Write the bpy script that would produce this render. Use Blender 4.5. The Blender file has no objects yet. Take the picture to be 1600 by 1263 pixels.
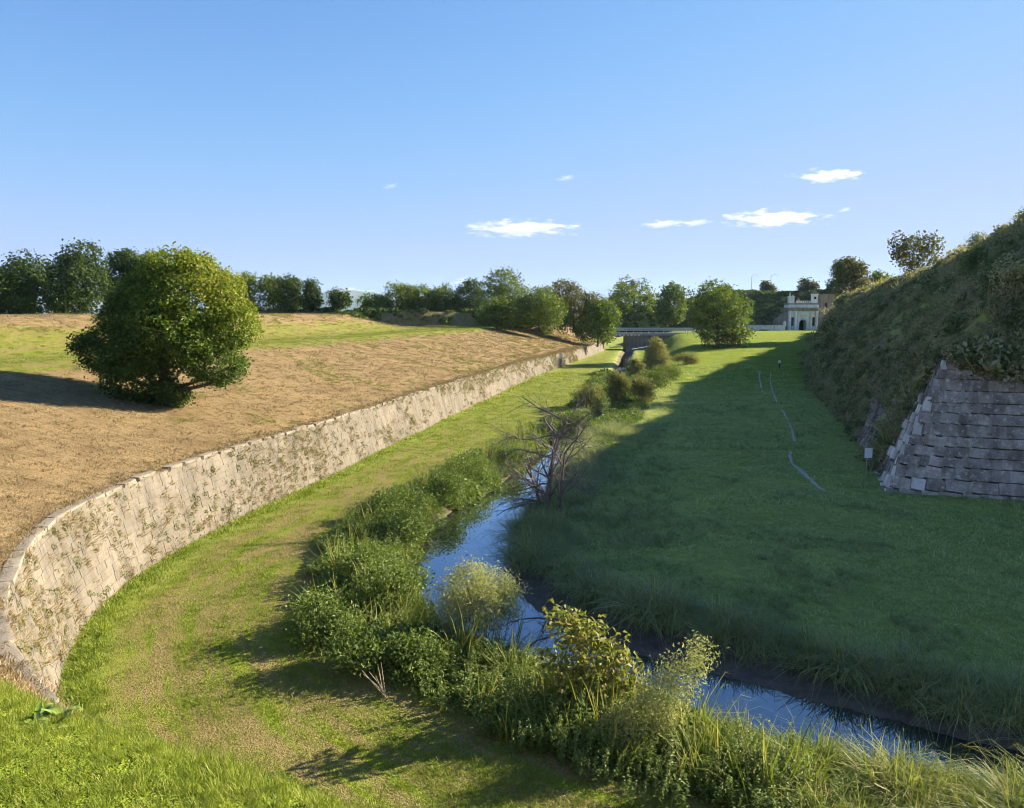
import bpy, math, random
import numpy as np
from mathutils import Vector, Matrix

rng = np.random.default_rng(7)
random.seed(7)
scene = bpy.context.scene
C = scene.collection

# ------------------------------------------------------------------ camera
CAM_H = 9.5
cam_d = bpy.data.cameras.new("camera")
cam = bpy.data.objects.new("camera", cam_d)
C.objects.link(cam)
cam.location = (0, 0, CAM_H)
cam.rotation_euler = (math.radians(90) - math.atan(141.5 / 1200), 0, 0)
cam_d.sensor_fit = 'HORIZONTAL'
cam_d.sensor_width = 36.0
cam_d.lens = 27.0
cam_d.clip_start = 0.1
cam_d.clip_end = 40000
scene.camera = cam

# ------------------------------------------------------------------ light
SUN_EL = math.radians(23)
SUN_DIR = Vector((0.922 * math.cos(SUN_EL), 0.387 * math.cos(SUN_EL), math.sin(SUN_EL)))   # towards the sun
world = bpy.data.worlds.new("World")
scene.world = world
world.use_nodes = True
wn = world.node_tree.nodes
wl = world.node_tree.links
wn.clear()
w_out = wn.new("ShaderNodeOutputWorld")
w_bg = wn.new("ShaderNodeBackground")
w_sky = wn.new("ShaderNodeTexSky")
w_sky.sky_type = 'NISHITA'
w_sky.sun_disc = False
w_sky.sun_elevation = SUN_EL
w_sky.sun_rotation = math.atan2(SUN_DIR.x, SUN_DIR.y)
w_sky.altitude = 50
w_sky.air_density = 0.7
w_sky.dust_density = 0.0
w_sky.ozone_density = 6.0
w_bg.inputs["Strength"].default_value = 0.09
# the same soft highlight roll-off over the whole sky
w_sep = wn.new("ShaderNodeSeparateColor"); w_com = wn.new("ShaderNodeCombineColor")
wl.new(w_sky.outputs[0], w_sep.inputs[0])
SKY_CAP = [c_ / (0.09 * 2 ** 1.8) for c_ in (0.5, 0.62, 1.0)]
for k_ in range(3):
    prev = w_sep.outputs[k_]
    for op, val in (('DIVIDE', SKY_CAP[k_]), ('POWER', 4.0), ('ADD', 1.0), ('POWER', -0.25)):
        mn = wn.new("ShaderNodeMath"); mn.operation = op
        wl.new(prev, mn.inputs[0]); mn.inputs[1].default_value = val
        prev = mn.outputs[0]
    mn = wn.new("ShaderNodeMath"); mn.operation = 'MULTIPLY'
    wl.new(prev, mn.inputs[0]); wl.new(w_sep.outputs[k_], mn.inputs[1])
    wl.new(mn.outputs[0], w_com.inputs[k_])
wl.new(w_com.outputs[0], w_bg.inputs["Color"])
wl.new(w_bg.outputs[0], w_out.inputs["Surface"])

sun_d = bpy.data.lights.new("sun", 'SUN')
sun_d.energy = 5.0
sun_d.angle = math.radians(0.55)
sun_d.color = (1.0, 0.86, 0.66)
sun = bpy.data.objects.new("sun", sun_d)
C.objects.link(sun)
sun.location = (60, 30, 60)
sun.rotation_euler = SUN_DIR.to_track_quat('Z', 'Y').to_euler()

scene.view_settings.view_transform = 'Standard'
scene.view_settings.look = 'None'
scene.view_settings.exposure = 1.8
scene.view_settings.gamma = 1.0
scene.cycles.use_denoising = True
scene.cycles.use_adaptive_sampling = True
scene.cycles.adaptive_threshold = 0.03
scene.cycles.filter_width = 1.05
scene.cycles.max_bounces = 5
scene.cycles.diffuse_bounces = 2
scene.cycles.glossy_bounces = 2
scene.cycles.transmission_bounces = 2
scene.cycles.transparent_max_bounces = 6
scene.cycles.volume_bounces = 2

# ------------------------------------------------------------------ small helpers
def sstep(a, b, x):
    t = np.clip((np.asarray(x, float) - a) / (b - a), 0, 1)
    return t * t * (3 - 2 * t)

def _hash(ix, iy, seed):
    n = (ix.astype(np.int64) * 374761393 + iy.astype(np.int64) * 668265263 + seed * 974634777) & 0x7fffffff
    n = ((n ^ (n >> 13)) * 1274126177) & 0x7fffffff
    return ((n ^ (n >> 16)) & 0xffff) / 65535.0

def vnoise(x, y, seed=0):
    x = np.asarray(x, float); y = np.asarray(y, float)
    ix = np.floor(x); iy = np.floor(y)
    fx = x - ix; fy = y - iy
    fx = fx * fx * (3 - 2 * fx); fy = fy * fy * (3 - 2 * fy)
    a = _hash(ix, iy, seed); b = _hash(ix + 1, iy, seed)
    c = _hash(ix, iy + 1, seed); d = _hash(ix + 1, iy + 1, seed)
    return (a * (1 - fx) + b * fx) * (1 - fy) + (c * (1 - fx) + d * fx) * fy

def fbm(x, y, seed=0, octv=4):
    s = 0; a = 0.5
    for k in range(octv):
        s = s + a * (vnoise(x * 2 ** k, y * 2 ** k, seed + k) - 0.5)
        a *= 0.5
    return s

def mesh_np(name, V, F, mat=None, attrs=None, smooth=False):
    """V (n,3); F one (m,k) array or a list of them."""
    V = np.asarray(V, np.float32)
    Fs = F if isinstance(F, list) else [F]
    Fs = [np.asarray(f, np.int32) for f in Fs if len(f)]
    me = bpy.data.meshes.new(name)
    me.vertices.add(len(V))
    me.vertices.foreach_set("co", V.ravel())
    nl = sum(f.size for f in Fs)
    npoly = sum(len(f) for f in Fs)
    if npoly:
        me.loops.add(nl)
        me.loops.foreach_set("vertex_index", np.concatenate([f.ravel() for f in Fs]))
        me.polygons.add(npoly)
        tot = np.concatenate([np.full(len(f), f.shape[1], np.int32) for f in Fs])
        st = np.concatenate([[0], np.cumsum(tot)[:-1]]).astype(np.int32)
        me.polygons.foreach_set("loop_start", st)
        me.polygons.foreach_set("loop_total", tot)
        me.polygons.foreach_set("use_smooth", np.full(npoly, smooth))
    me.update(calc_edges=True)
    for k, v in (attrs or {}).items():
        v = np.asarray(v, np.float32)
        if v.ndim == 1:
            a = me.attributes.new(k, 'FLOAT', 'POINT'); a.data.foreach_set("value", v)
        else:
            a = me.attributes.new(k, 'FLOAT_VECTOR', 'POINT'); a.data.foreach_set("vector", v.ravel())
    if mat is not None:
        me.materials.append(mat)
    return me

def obj(name, me, parent=None, loc=None):
    o = bpy.data.objects.new(name, me)
    C.objects.link(o)
    if parent is not None:
        o.parent = parent
    if loc is not None:
        o.location = loc
    return o

def tag(o, label=None, cat=None, group=None, kind=None):
    if label: o["label"] = label
    if cat: o["category"] = cat
    if group: o["group"] = group
    if kind: o["kind"] = kind
    return o

def thing(name, label, cat, loc=(0, 0, 0), rz=0.0, group=None):
    o = bpy.data.objects.new(name, None)
    o.empty_display_size = 0.3
    C.objects.link(o)
    o.location = loc
    o.rotation_euler = (0, 0, rz)
    return tag(o, label, cat, group)

class MB:
    """collects boxes, tubes and prisms into one mesh"""
    def __init__(self):
        self.v = []; self.f = {}; self.n = 0
    def add(self, V, F):
        V = np.asarray(V, float)
        for f in F:
            self.f.setdefault(len(f), []).append([i + self.n for i in f])
        self.v.append(V); self.n += len(V)
        return self
    def box(self, c, s, rz=0.0, taper=1.0):
        x, y, z = s[0] / 2, s[1] / 2, s[2] / 2
        V = np.array([[-x, -y, -z], [x, -y, -z], [x, y, -z], [-x, y, -z],
                      [-x * taper, -y * taper, z], [x * taper, -y * taper, z], [x * taper, y * taper, z], [-x * taper, y * taper, z]])
        if rz:
            cs, sn = math.cos(rz), math.sin(rz)
            V = V @ np.array([[cs, sn, 0], [-sn, cs, 0], [0, 0, 1]])
        return self.add(V + np.array(c), [(3, 2, 1, 0), (4, 5, 6, 7), (0, 1, 5, 4), (1, 2, 6, 5), (2, 3, 7, 6), (3, 0, 4, 7)])
    def tube(self, P, R, n=7, cap=True):
        P = np.asarray(P, float); m = len(P)
        T = np.gradient(P, axis=0)
        T /= np.linalg.norm(T, axis=1)[:, None] + 1e-9
        ref = np.array([0.31, 0.17, 0.93]) if abs(T[0][2]) < 0.9 else np.array([1.0, 0.1, 0])
        U = np.cross(T, ref); U /= np.linalg.norm(U, axis=1)[:, None] + 1e-9
        W = np.cross(T, U)
        a = np.linspace(0, 2 * np.pi, n, endpoint=False)
        V = (P[:, None, :] + np.asarray(R, float)[:, None, None] * (np.cos(a)[None, :, None] * U[:, None, :] + np.sin(a)[None, :, None] * W[:, None, :])).reshape(-1, 3)
        F = []
        for i in range(m - 1):
            for j in range(n):
                k = (j + 1) % n
                F.append((i * n + j, i * n + k, (i + 1) * n + k, (i + 1) * n + j))
        if cap:
            F.append(tuple(range((m - 1) * n, m * n)))
            F.append(tuple(reversed(range(n))))
        return self.add(V, F)
    def cyl(self, c, r, h, n=12, r2=None):
        return self.tube([c, (c[0], c[1], c[2] + h)], [r, r if r2 is None else r2], n)
    def prism(self, poly, y0, y1):
        """polygon in x,z extruded along y"""
        n = len(poly)
        V = [(x, y0, z) for x, z in poly] + [(x, y1, z) for x, z in poly]
        F = [tuple(range(n)), tuple(reversed(range(n, 2 * n)))]
        for i in range(n):
            j = (i + 1) % n
            F.append((i, i + n, j + n, j))
        return self.add(V, F)
    def build(self, name, mat, parent=None, loc=None, smooth=False):
        me = mesh_np(name, np.concatenate(self.v), [np.array(f) for f in self.f.values()], mat, smooth=smooth)
        return obj(name, me, parent, loc)

# ------------------------------------------------------------------ materials
def new_mat(name):
    m = bpy.data.materials.new(name)
    m.use_nodes = True
    nt = m.node_tree
    nt.nodes.clear()
    out = nt.nodes.new("ShaderNodeOutputMaterial")
    return m, nt, nt.nodes, nt.links, out

def nd(nodes, typ, **kw):
    n = nodes.new(typ)
    for k, v in kw.items():
        if k.startswith("i_"):
            n.inputs[k[2:]].default_value = v
        else:
            setattr(n, k, v)
    return n

def mix_rgb(nt, fac, a, b, blend='MIX'):
    n = nt.nodes.new("ShaderNodeMix")
    n.data_type = 'RGBA'; n.blend_type = blend
    for sock, val in ((n.inputs[0], fac), (n.inputs[6], a), (n.inputs[7], b)):
        if isinstance(val, (int, float)):
            sock.default_value = val
        elif isinstance(val, (tuple, list)):
            sock.default_value = (*val[:3], 1)
        else:
            nt.links.new(val, sock)
    return n.outputs[2]

def noise(nt, scale, detail=4, rough=0.55, vec=None, dist=0.0):
    n = nt.nodes.new("ShaderNodeTexNoise")
    n.inputs["Scale"].default_value = scale
    n.inputs["Detail"].default_value = detail
    n.inputs["Roughness"].default_value = rough
    n.inputs["Distortion"].default_value = dist
    if vec is not None:
        nt.links.new(vec, n.inputs["Vector"])
    return n.outputs["Fac"]

def ramp(nt, fac, stops):
    n = nt.nodes.new("ShaderNodeValToRGB")
    cr = n.color_ramp
    while len(cr.elements) < len(stops):
        cr.elements.new(0.5)
    for e, (p, c) in zip(cr.elements, stops):
        e.position = p
        e.color = (*c, 1) if len(c) == 3 else c
    nt.links.new(fac, n.inputs[0])
    return n.outputs[0]

def mathn(nt, op, a, b=None):
    n = nt.nodes.new("ShaderNodeMath"); n.operation = op
    for i, v in enumerate((a, b)):
        if v is None: continue
        if isinstance(v, (int, float)): n.inputs[i].default_value = v
        else: nt.links.new(v, n.inputs[i])
    return n.outputs[0]

def attr(nt, name, out="Fac"):
    n = nt.nodes.new("ShaderNodeAttribute"); n.attribute_name = name
    return n.outputs[out]

def geo_pos(nt):
    return nt.nodes.new("ShaderNodeNewGeometry").outputs["Position"]

def mapped(nt, vec, scale):
    n = nt.nodes.new("ShaderNodeMapping"); n.inputs["Scale"].default_value = scale
    nt.links.new(vec, n.inputs["Vector"])
    return n.outputs[0]

def bump(nt, h, strength=0.5, dist=0.05):
    n = nt.nodes.new("ShaderNodeBump")
    n.inputs["Strength"].default_value = strength
    n.inputs["Distance"].default_value = dist
    nt.links.new(h, n.inputs["Height"])
    return n.outputs[0]

def foliage(name, cols, rnd=0.25, trans=0.32, gloss=0.25, tcol=1.15):
    """leaf material: cols along the per-leaf 'tint' attribute, shifted a little for each object or instance"""
    m, nt, N, L, out = new_mat(name)
    t = attr(nt, "tint")
    oi = N.new("ShaderNodeObjectInfo")
    sh = mathn(nt, 'MULTIPLY', mathn(nt, 'SUBTRACT', oi.outputs["Random"], 0.5), rnd)
    t2 = mathn(nt, 'ADD', t, sh)
    col = ramp(nt, t2, [(i / (len(cols) - 1), c) for i, c in enumerate(cols)])
    p = nd(N, "ShaderNodeBsdfPrincipled", i_Roughness=0.55)
    p.inputs["Specular IOR Level"].default_value = gloss
    L.new(col, p.inputs["Base Color"])
    tr = N.new("ShaderNodeBsdfTranslucent")
    L.new(mix_rgb(nt, 1.0, col, (tcol, tcol * 1.05, 0.6), 'MULTIPLY'), tr.inputs["Color"])
    mx = N.new("ShaderNodeMixShader"); mx.inputs[0].default_value = trans
    L.new(p.outputs[0], mx.inputs[1]); L.new(tr.outputs[0], mx.inputs[2])
    L.new(mx.outputs[0], out.inputs["Surface"])
    return m

def simple(name, c1, c2, scale=3.0, rough=0.9, bstr=0.4, bdist=0.02, metal=0.0, spec=0.25, obj_rnd=0.0):
    m, nt, N, L, out = new_mat(name)
    v = geo_pos(nt)
    a = noise(nt, scale, 5, 0.62, v)
    b = noise(nt, scale * 7, 4, 0.6, v)
    col = ramp(nt, a, [(0.3, c1), (0.7, c2)])
    col = mix_rgb(nt, 0.5, col, ramp(nt, b, [(0.3, (0.6, 0.6, 0.6)), (0.7, (1.25, 1.25, 1.25))]), 'MULTIPLY')
    if obj_rnd:
        oi = N.new("ShaderNodeObjectInfo")
        col = mix_rgb(nt, 1.0, col, ramp(nt, oi.outputs["Random"], [(0, (1 - obj_rnd,) * 3), (1, (1 + obj_rnd,) * 3)]), 'MULTIPLY')
    p = nd(N, "ShaderNodeBsdfPrincipled", i_Roughness=rough, i_Metallic=metal)
    p.inputs["Specular IOR Level"].default_value = spec
    L.new(col, p.inputs["Base Color"])
    L.new(bump(nt, mathn(nt, 'ADD', a, mathn(nt, 'MULTIPLY', b, 0.4)), bstr, bdist), p.inputs["Normal"])
    L.new(p.outputs[0], out.inputs["Surface"])
    return m

M = {}
M['bark'] = simple('bark', (0.05, 0.035, 0.025), (0.11, 0.085, 0.06), 6)
M['dead_bark'] = simple('dead_bark', (0.11, 0.092, 0.08), (0.22, 0.19, 0.165), 8)
M['dry_stick'] = simple('dry_stick', (0.36, 0.28, 0.19), (0.5, 0.42, 0.3), 8)
M['metal'] = simple('galvanised_metal', (0.42, 0.43, 0.45), (0.55, 0.56, 0.58), 4, 0.45, 0.1, 0.005, 0.5, 0.5)
M['white_paint'] = simple('white_paint', (0.72, 0.73, 0.74), (0.82, 0.82, 0.82), 5, 0.6, 0.05)
M['dark'] = simple('dark_recess', (0.02, 0.02, 0.022), (0.04, 0.038, 0.036), 2)

def stone_mat(name, c1, c2, stain, lichen, scale=0.7, obj_rnd=0.22, streak=True):
    m, nt, N, L, out = new_mat(name)
    v = geo_pos(nt)
    a = noise(nt, scale, 6, 0.65, v)
    col = ramp(nt, a, [(0.28, c1), (0.72, c2)])
    oi = N.new("ShaderNodeObjectInfo")
    col = mix_rgb(nt, 1.0, col, ramp(nt, oi.outputs["Random"], [(0, (1 - obj_rnd,) * 3), (1, (1 + obj_rnd,) * 3)]), 'MULTIPLY')
    if streak:
        s = noise(nt, 1.0, 5, 0.6, mapped(nt, v, (1.6, 1.6, 0.22)))
        col = mix_rgb(nt, ramp(nt, s, [(0.46, (0, 0, 0)), (0.66, (0.75, 0.75, 0.75))]), col, stain)
    l = noise(nt, 5.0, 3, 0.7, v)
    col = mix_rgb(nt, ramp(nt, l, [(0.56, (0, 0, 0)), (0.66, (0.8, 0.8, 0.8))]), col, lichen)
    fine = noise(nt, 22, 3, 0.7, v)
    col = mix_rgb(nt, 0.6, col, ramp(nt, fine, [(0.3, (0.6, 0.6, 0.6)), (0.7, (1.3, 1.3, 1.3))]), 'MULTIPLY')
    p = nd(N, "ShaderNodeBsdfPrincipled", i_Roughness=0.92)
    p.inputs["Specular IOR Level"].default_value = 0.15
    L.new(col, p.inputs["Base Color"])
    L.new(bump(nt, mathn(nt, 'ADD', mathn(nt, 'MULTIPLY', fine, 0.5), l), 0.7, 0.04), p.inputs["Normal"])
    L.new(p.outputs[0], out.inputs["Surface"])
    return m

M['straw'] = foliage('straw_weed', [(0.14, 0.1, 0.045), (0.25, 0.19, 0.09), (0.36, 0.3, 0.16)], rnd=.6, trans=.2)
M['wall_stone'] = stone_mat('pale_wall_stone', (0.135, 0.12, 0.096), (0.24, 0.215, 0.175), (0.1, 0.092, 0.078), (0.16, 0.12, 0.065), obj_rnd=0.05)
M['wall_mortar'] = stone_mat('wall_mortar', (0.13, 0.112, 0.086), (0.21, 0.185, 0.147), (0.09, 0.08, 0.066), (0.15, 0.11, 0.06), obj_rnd=0.0)
M['coping'] = stone_mat('pale_coping_stone', (0.2, 0.175, 0.135), (0.3, 0.265, 0.21), (0.15, 0.13, 0.1), (0.19, 0.145, 0.08), obj_rnd=0.1, streak=False)
M['bastion_stone'] = stone_mat('grey_bastion_stone', (0.2, 0.16, 0.135), (0.52, 0.435, 0.375), (0.13, 0.1, 0.085), (0.62, 0.55, 0.49), 0.9, 0.32)
M['pale_stone'] = stone_mat('pale_bastion_stone', (0.55, 0.48, 0.43), (0.78, 0.7, 0.64), (0.3, 0.26, 0.23), (0.8, 0.74, 0.68), 1.5, 0.2, False)
M['bastion_mortar'] = stone_mat('bastion_mortar', (0.12, 0.095, 0.08), (0.2, 0.165, 0.14), (0.09, 0.07, 0.06), (0.2, 0.17, 0.14), 0.8, 0.0)
M['gate_stone'] = stone_mat('white_gate_stone', (0.62, 0.61, 0.59), (0.8, 0.79, 0.77), (0.38, 0.37, 0.36), (0.68, 0.67, 0.65), 0.5, 0.12)
M['gate_brick'] = stone_mat('brown_gate_masonry', (0.22, 0.17, 0.13), (0.34, 0.28, 0.22), (0.14, 0.11, 0.09), (0.3, 0.26, 0.2), 0.6, 0.12)

# ---- ground: green and dry grass, worn streaks and mud, from attributes of the terrain (what grows there, and a paler green that lifts the shade)
def ground_mat():
    m, nt, N, L, out = new_mat('grass_ground')
    v = geo_pos(nt)
    tu = attr(nt, "tu", "Vector")
    n1 = noise(nt, 0.35, 4, 0.65, v)
    n2 = noise(nt, 2.6, 3, 0.7, v)
    n3 = noise(nt, 14, 2, 0.7, v)
    n4 = noise(nt, 45, 1, 0.7, v)
    st = noise(nt, 1.0, 3, 0.65, mapped(nt, tu, (0.22, 1.7, 1)))
    green = ramp(nt, n2, [(0.25, (0.1, 0.15, 0.014)), (0.55, (0.19, 0.25, 0.022)), (0.8, (0.27, 0.31, 0.04))])
    lush = ramp(nt, n2, [(0.25, (0.24, 0.28, 0.085)), (0.6, (0.37, 0.41, 0.12)), (0.85, (0.47, 0.48, 0.16))])  # rank grass, painted paler than the sunny green to brighten the shaded meadow
    dryc = ramp(nt, n3, [(0.25, (0.145, 0.103, 0.05)), (0.5, (0.28, 0.205, 0.105)), (0.8, (0.41, 0.315, 0.175))])
    straw = ramp(nt, n3, [(0.25, (0.17, 0.13, 0.045)), (0.6, (0.27, 0.22, 0.09)), (0.8, (0.35, 0.28, 0.13))])
    dryc = mix_rgb(nt, 0.8, dryc, ramp(nt, n1, [(0.3, (0.62, 0.56, 0.5)), (0.5, (1, 1, 1)), (0.7, (1.2, 1.15, 1.05))]), 'MULTIPLY')
    ds = noise(nt, 1.0, 3, 0.7, mapped(nt, tu, (4.0, 0.7, 1)))
    dryc = mix_rgb(nt, 0.75, dryc, ramp(nt, ds, [(0.32, (0.55, 0.52, 0.48)), (0.5, (1, 1, 1)), (0.68, (1.3, 1.25, 1.2))]), 'MULTIPLY')
    dryc = mix_rgb(nt, ramp(nt, n2, [(0.55, (0, 0, 0)), (0.72, (0.55, 0.55, 0.55))]), dryc, (0.17, 0.17, 0.05))
    col = mix_rgb(nt, attr(nt, "lush"), green, lush)
    col = mix_rgb(nt, 0.7, col, ramp(nt, n1, [(0.3, (0.62, 0.72, 0.6)), (0.5, (1, 1, 1)), (0.68, (1.3, 1.15, 1.0))]), 'MULTIPLY')
    # mown hay lying in streaks along the moat
    sfac = mathn(nt, 'MULTIPLY', ramp(nt, st, [(0.36, (0, 0, 0)), (0.55, (1, 1, 1))]), attr(nt, "hay"))
    col = mix_rgb(nt, sfac, col, straw)
    # dry glacis with green coming through in places
    dfac = mathn(nt, 'ADD', attr(nt, "dry"), mathn(nt, 'MULTIPLY', mathn(nt, 'SUBTRACT', n1, 0.5), 1.2))
    dfac = mathn(nt, 'ADD', dfac, mathn(nt, 'MULTIPLY', mathn(nt, 'SUBTRACT', n2, 0.5), 0.5))
    col = mix_rgb(nt, ramp(nt, dfac, [(0.35, (0, 0, 0)), (0.65, (1, 1, 1))]), col, dryc)
    mud = ramp(nt, n2, [(0.3, (0.11, 0.085, 0.07)), (0.7, (0.19, 0.15, 0.12))])
    col = mix_rgb(nt, attr(nt, "mud"), col, mud)
    col = mix_rgb(nt, 0.75, col, ramp(nt, n4, [(0.25, (0.45, 0.45, 0.45)), (0.75, (1.45, 1.45, 1.45))]), 'MULTIPLY')
    p = nd(N, "ShaderNodeBsdfPrincipled", i_Roughness=0.95)
    p.inputs["Specular IOR Level"].default_value = 0.1
    L.new(col, p.inputs["Base Color"])
    hgt = mathn(nt, 'ADD', mathn(nt, 'MULTIPLY', n3, 0.9), mathn(nt, 'MULTIPLY', n4, 0.35))
    L.new(bump(nt, hgt, 1.0, 0.12), p.inputs["Normal"])
    L.new(p.outputs[0], out.inputs["Surface"])
    return m
M['ground'] = ground_mat()

def water_mat():
    m, nt, N, L, out = new_mat('still_water')
    v = geo_pos(nt)
    g = nd(N, "ShaderNodeBsdfGlossy", i_Roughness=0.015)
    g.inputs["Color"].default_value = (0.74, 0.84, 1.0, 1)
    d = N.new("ShaderNodeBsdfDiffuse")
    d.inputs["Color"].default_value = (0.03, 0.032, 0.028, 1)
    fr = nd(N, "ShaderNodeFresnel", i_IOR=1.33)
    fac = mathn(nt, 'MINIMUM', mathn(nt, 'ADD', mathn(nt, 'MULTIPLY', fr.outputs[0], 2.4), 0.1), 0.95)
    mx = N.new("ShaderNodeMixShader")
    L.new(fac, mx.inputs[0]); L.new(d.outputs[0], mx.inputs[1]); L.new(g.outputs[0], mx.inputs[2])
    L.new(mx.outputs[0], out.inputs["Surface"])
    return m
M['water'] = water_mat()

GREEN = [(0.03, 0.055, 0.012), (0.055, 0.1, 0.02), (0.095, 0.15, 0.03)]
M['leaf_dark'] = foliage('dark_leaves', [(0.03, 0.055, 0.016), (0.06, 0.1, 0.025), (0.1, 0.15, 0.035)])
M['leaf_mid'] = foliage('green_leaves', [(0.055, 0.09, 0.016), (0.125, 0.18, 0.03), (0.21, 0.26, 0.05)])
M['leaf_sage'] = foliage('sage_leaves', [(0.1, 0.115, 0.045), (0.19, 0.2, 0.075), (0.3, 0.29, 0.12)], trans=.38)
M['leaf_autumn'] = foliage('turning_leaves', [(0.025, 0.05, 0.012), (0.07, 0.13, 0.018), (0.17, 0.23, 0.024), (0.32, 0.31, 0.035)])
M['leaf_olive'] = foliage('olive_leaves', [(0.06, 0.065, 0.02), (0.11, 0.115, 0.035), (0.17, 0.15, 0.05)])
M['leaf_pale'] = foliage('pale_leaves', [(0.18, 0.2, 0.085), (0.33, 0.35, 0.165), (0.5, 0.5, 0.28)], trans=0.4)
M['leaf_fig'] = foliage('broad_leaves', [(0.09, 0.11, 0.028), (0.19, 0.215, 0.05), (0.34, 0.29, 0.1)], trans=0.35)
M['leaf_bramble'] = foliage('bramble_leaves', [(0.06, 0.095, 0.022), (0.13, 0.19, 0.04), (0.25, 0.3, 0.085)])
M['leaf_scrub'] = foliage('scrub_leaves', [(0.19, 0.175, 0.1), (0.32, 0.3, 0.165), (0.45, 0.42, 0.24)], rnd=0.6)
M['leaf_ivy'] = foliage('ivy_leaves', [(0.07, 0.1, 0.04), (0.13, 0.17, 0.065), (0.22, 0.26, 0.1)], rnd=0.5)
M['grass_green'] = foliage('green_grass', [(0.1, 0.15, 0.015), (0.19, 0.255, 0.024), (0.29, 0.33, 0.05)], rnd=0.5, trans=0.3)
M['grass_lush_lift'] = foliage('lush_lift_grass', [(0.22, 0.28, 0.1), (0.36, 0.43, 0.145), (0.5, 0.53, 0.22)], rnd=0.5, trans=0.3)  # copy of the grass for the shaded meadow, paler to lift the shade
M['grass_near'] = foliage('near_grass', [(0.12, 0.17, 0.016), (0.24, 0.3, 0.03), (0.42, 0.38, 0.12)], rnd=0.45, trans=0.35)
M['grass_dry'] = foliage('dry_grass', [(0.125, 0.088, 0.042), (0.265, 0.195, 0.1), (0.41, 0.325, 0.185)], rnd=0.6, trans=0.2)
M['reed'] = foliage('shade_reed_blades', [(0.15, 0.19, 0.07), (0.27, 0.32, 0.115), (0.48, 0.42, 0.24)], rnd=0.5, trans=0.3)  # copy for the shaded bank, painted paler to lift its shade
M['reed_lit'] = foliage('sunlit_reed', [(0.09, 0.14, 0.02), (0.2, 0.25, 0.045), (0.42, 0.35, 0.14)], rnd=0.5, trans=0.35)  # copy of the reed colours for sunlit growth

# ------------------------------------------------------------------ the lie of the land
# top edge of the counterscarp wall, from the camera's right, round the near end, along the moat to the bridge
WT = np.array([(60, -22.0), (45, -14.5), (25, -4.7), (14, 0.5), (7, 3.8), (1, 6.5), (-2.2, 8.05), (-4.6, 9.5), (-6.6, 11.1), (-7.8, 12.2), (-9.4, 13.8), (-11.0, 16.0), (-11.9, 17.6),
               (-13.1, 20.2), (-14.0, 23.1), (-14.4, 27.0), (-14.2, 30.6), (-13.6, 34.0), (-12.5, 39.5), (-11.0, 47.0), (-8.2, 61.4), (-3.5, 84.9), (2.3, 113.2), (9.0, 140.5), (20.4, 186.0), (24.4, 202.0), (34, 240)])

def resample(P, step):
    P = np.asarray(P, float)
    # Catmull-Rom, then even spacing
    Q = np.vstack([2 * P[0] - P[1], P, 2 * P[-1] - P[-2]])
    out = []
    for i in range(1, len(Q) - 2):
        t = np.linspace(0, 1, 24, endpoint=False)[:, None]
        p0, p1, p2, p3 = Q[i - 1], Q[i], Q[i + 1], Q[i + 2]
        out.append(0.5 * (2 * p1 + (p2 - p0) * t + (2 * p0 - 5 * p1 + 4 * p2 - p3) * t ** 2 + (3 * p1 - p0 - 3 * p2 + p3) * t ** 3))
    out.append(P[-1:])
    D = np.vstack(out)
    s = np.concatenate([[0], np.cumsum(np.linalg.norm(np.diff(D, axis=0), axis=1))])
    k = np.linspace(0, s[-1], int(s[-1] / step) + 1)
    R = np.stack([np.interp(k, s, D[:, i]) for i in range(D.shape[1])], 1)
    return R, k

WC, WS = resample(WT, 0.25)
_T = np.gradient(WC, axis=0); _T /= np.linalg.norm(_T, axis=1)[:, None]
WTAN = _T
WOUT = np.stack([-_T[:, 1], _T[:, 0]], 1)       # away from the moat
def smooth_vec(A, k=9):
    ker = np.ones(k) / k
    Ap = np.pad(A, ((k // 2, k // 2), (0, 0)), mode='edge')
    B = np.stack([np.convolve(Ap[:, i], ker, 'valid') for i in (0, 1)], 1)
    return B / np.linalg.norm(B, axis=1)[:, None]
WOUT = smooth_vec(WOUT, 13)
def wall_h(y):
    return 3.2 - 0.85 * np.clip((np.asarray(y, float) - 20) / 130, 0, 1)
WH = wall_h(WC[:, 1])
I_NEAR = int(np.argmin(np.linalg.norm(WC - np.array([-6.6, 11.1]), axis=1)))
S_NEAR = WS[I_NEAR]

STREAM = np.array([(40, 7.5, .8), (25, 12, .8), (16, 14.4, .9), (11.5, 15.8, .9), (8.5, 17.0, 1.3), (6, 18.4, 1.5), (3.7, 19.9, 1.5), (1.6, 21.4, 1.45), (-0.2, 23.4, 1.6), (-1.6, 26.5, 1.85), (-2.0, 31, 1.95), (-1.7, 36, 1.95),
                   (0.2, 42, 1.6), (1.8, 49, 1.1), (3.8, 59.5, .8), (7.3, 70, .75), (11.0, 85, .7), (13.5, 100, .7), (16.5, 120, .7), (20, 140, .7), (25, 170, .8), (31, 205, .8), (36, 240, .8)])
SC, SS = resample(STREAM, 0.4)
_T2 = np.gradient(SC[:, :2], axis=0); _T2 /= np.linalg.norm(_T2, axis=1)[:, None]
S_RIGHT = np.stack([_T2[:, 1], -_T2[:, 0]], 1)   # the bastion's side

def near_curve(P, Cv, chunk=4000):
    idx = np.empty(len(P), np.int64); dist = np.empty(len(P))
    for a in range(0, len(P), chunk):
        d = ((P[a:a + chunk, None, :] - Cv[None]) ** 2).sum(2)
        i = d.argmin(1); idx[a:a + chunk] = i; dist[a:a + chunk] = np.sqrt(d[np.arange(len(i)), i])
    return idx, dist

def stream_side(P):
    i, d = near_curve(P, SC[:, :2])
    side = np.sign(((P - SC[i, :2]) * S_RIGHT[i]).sum(1))
    return i, d, side

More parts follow.
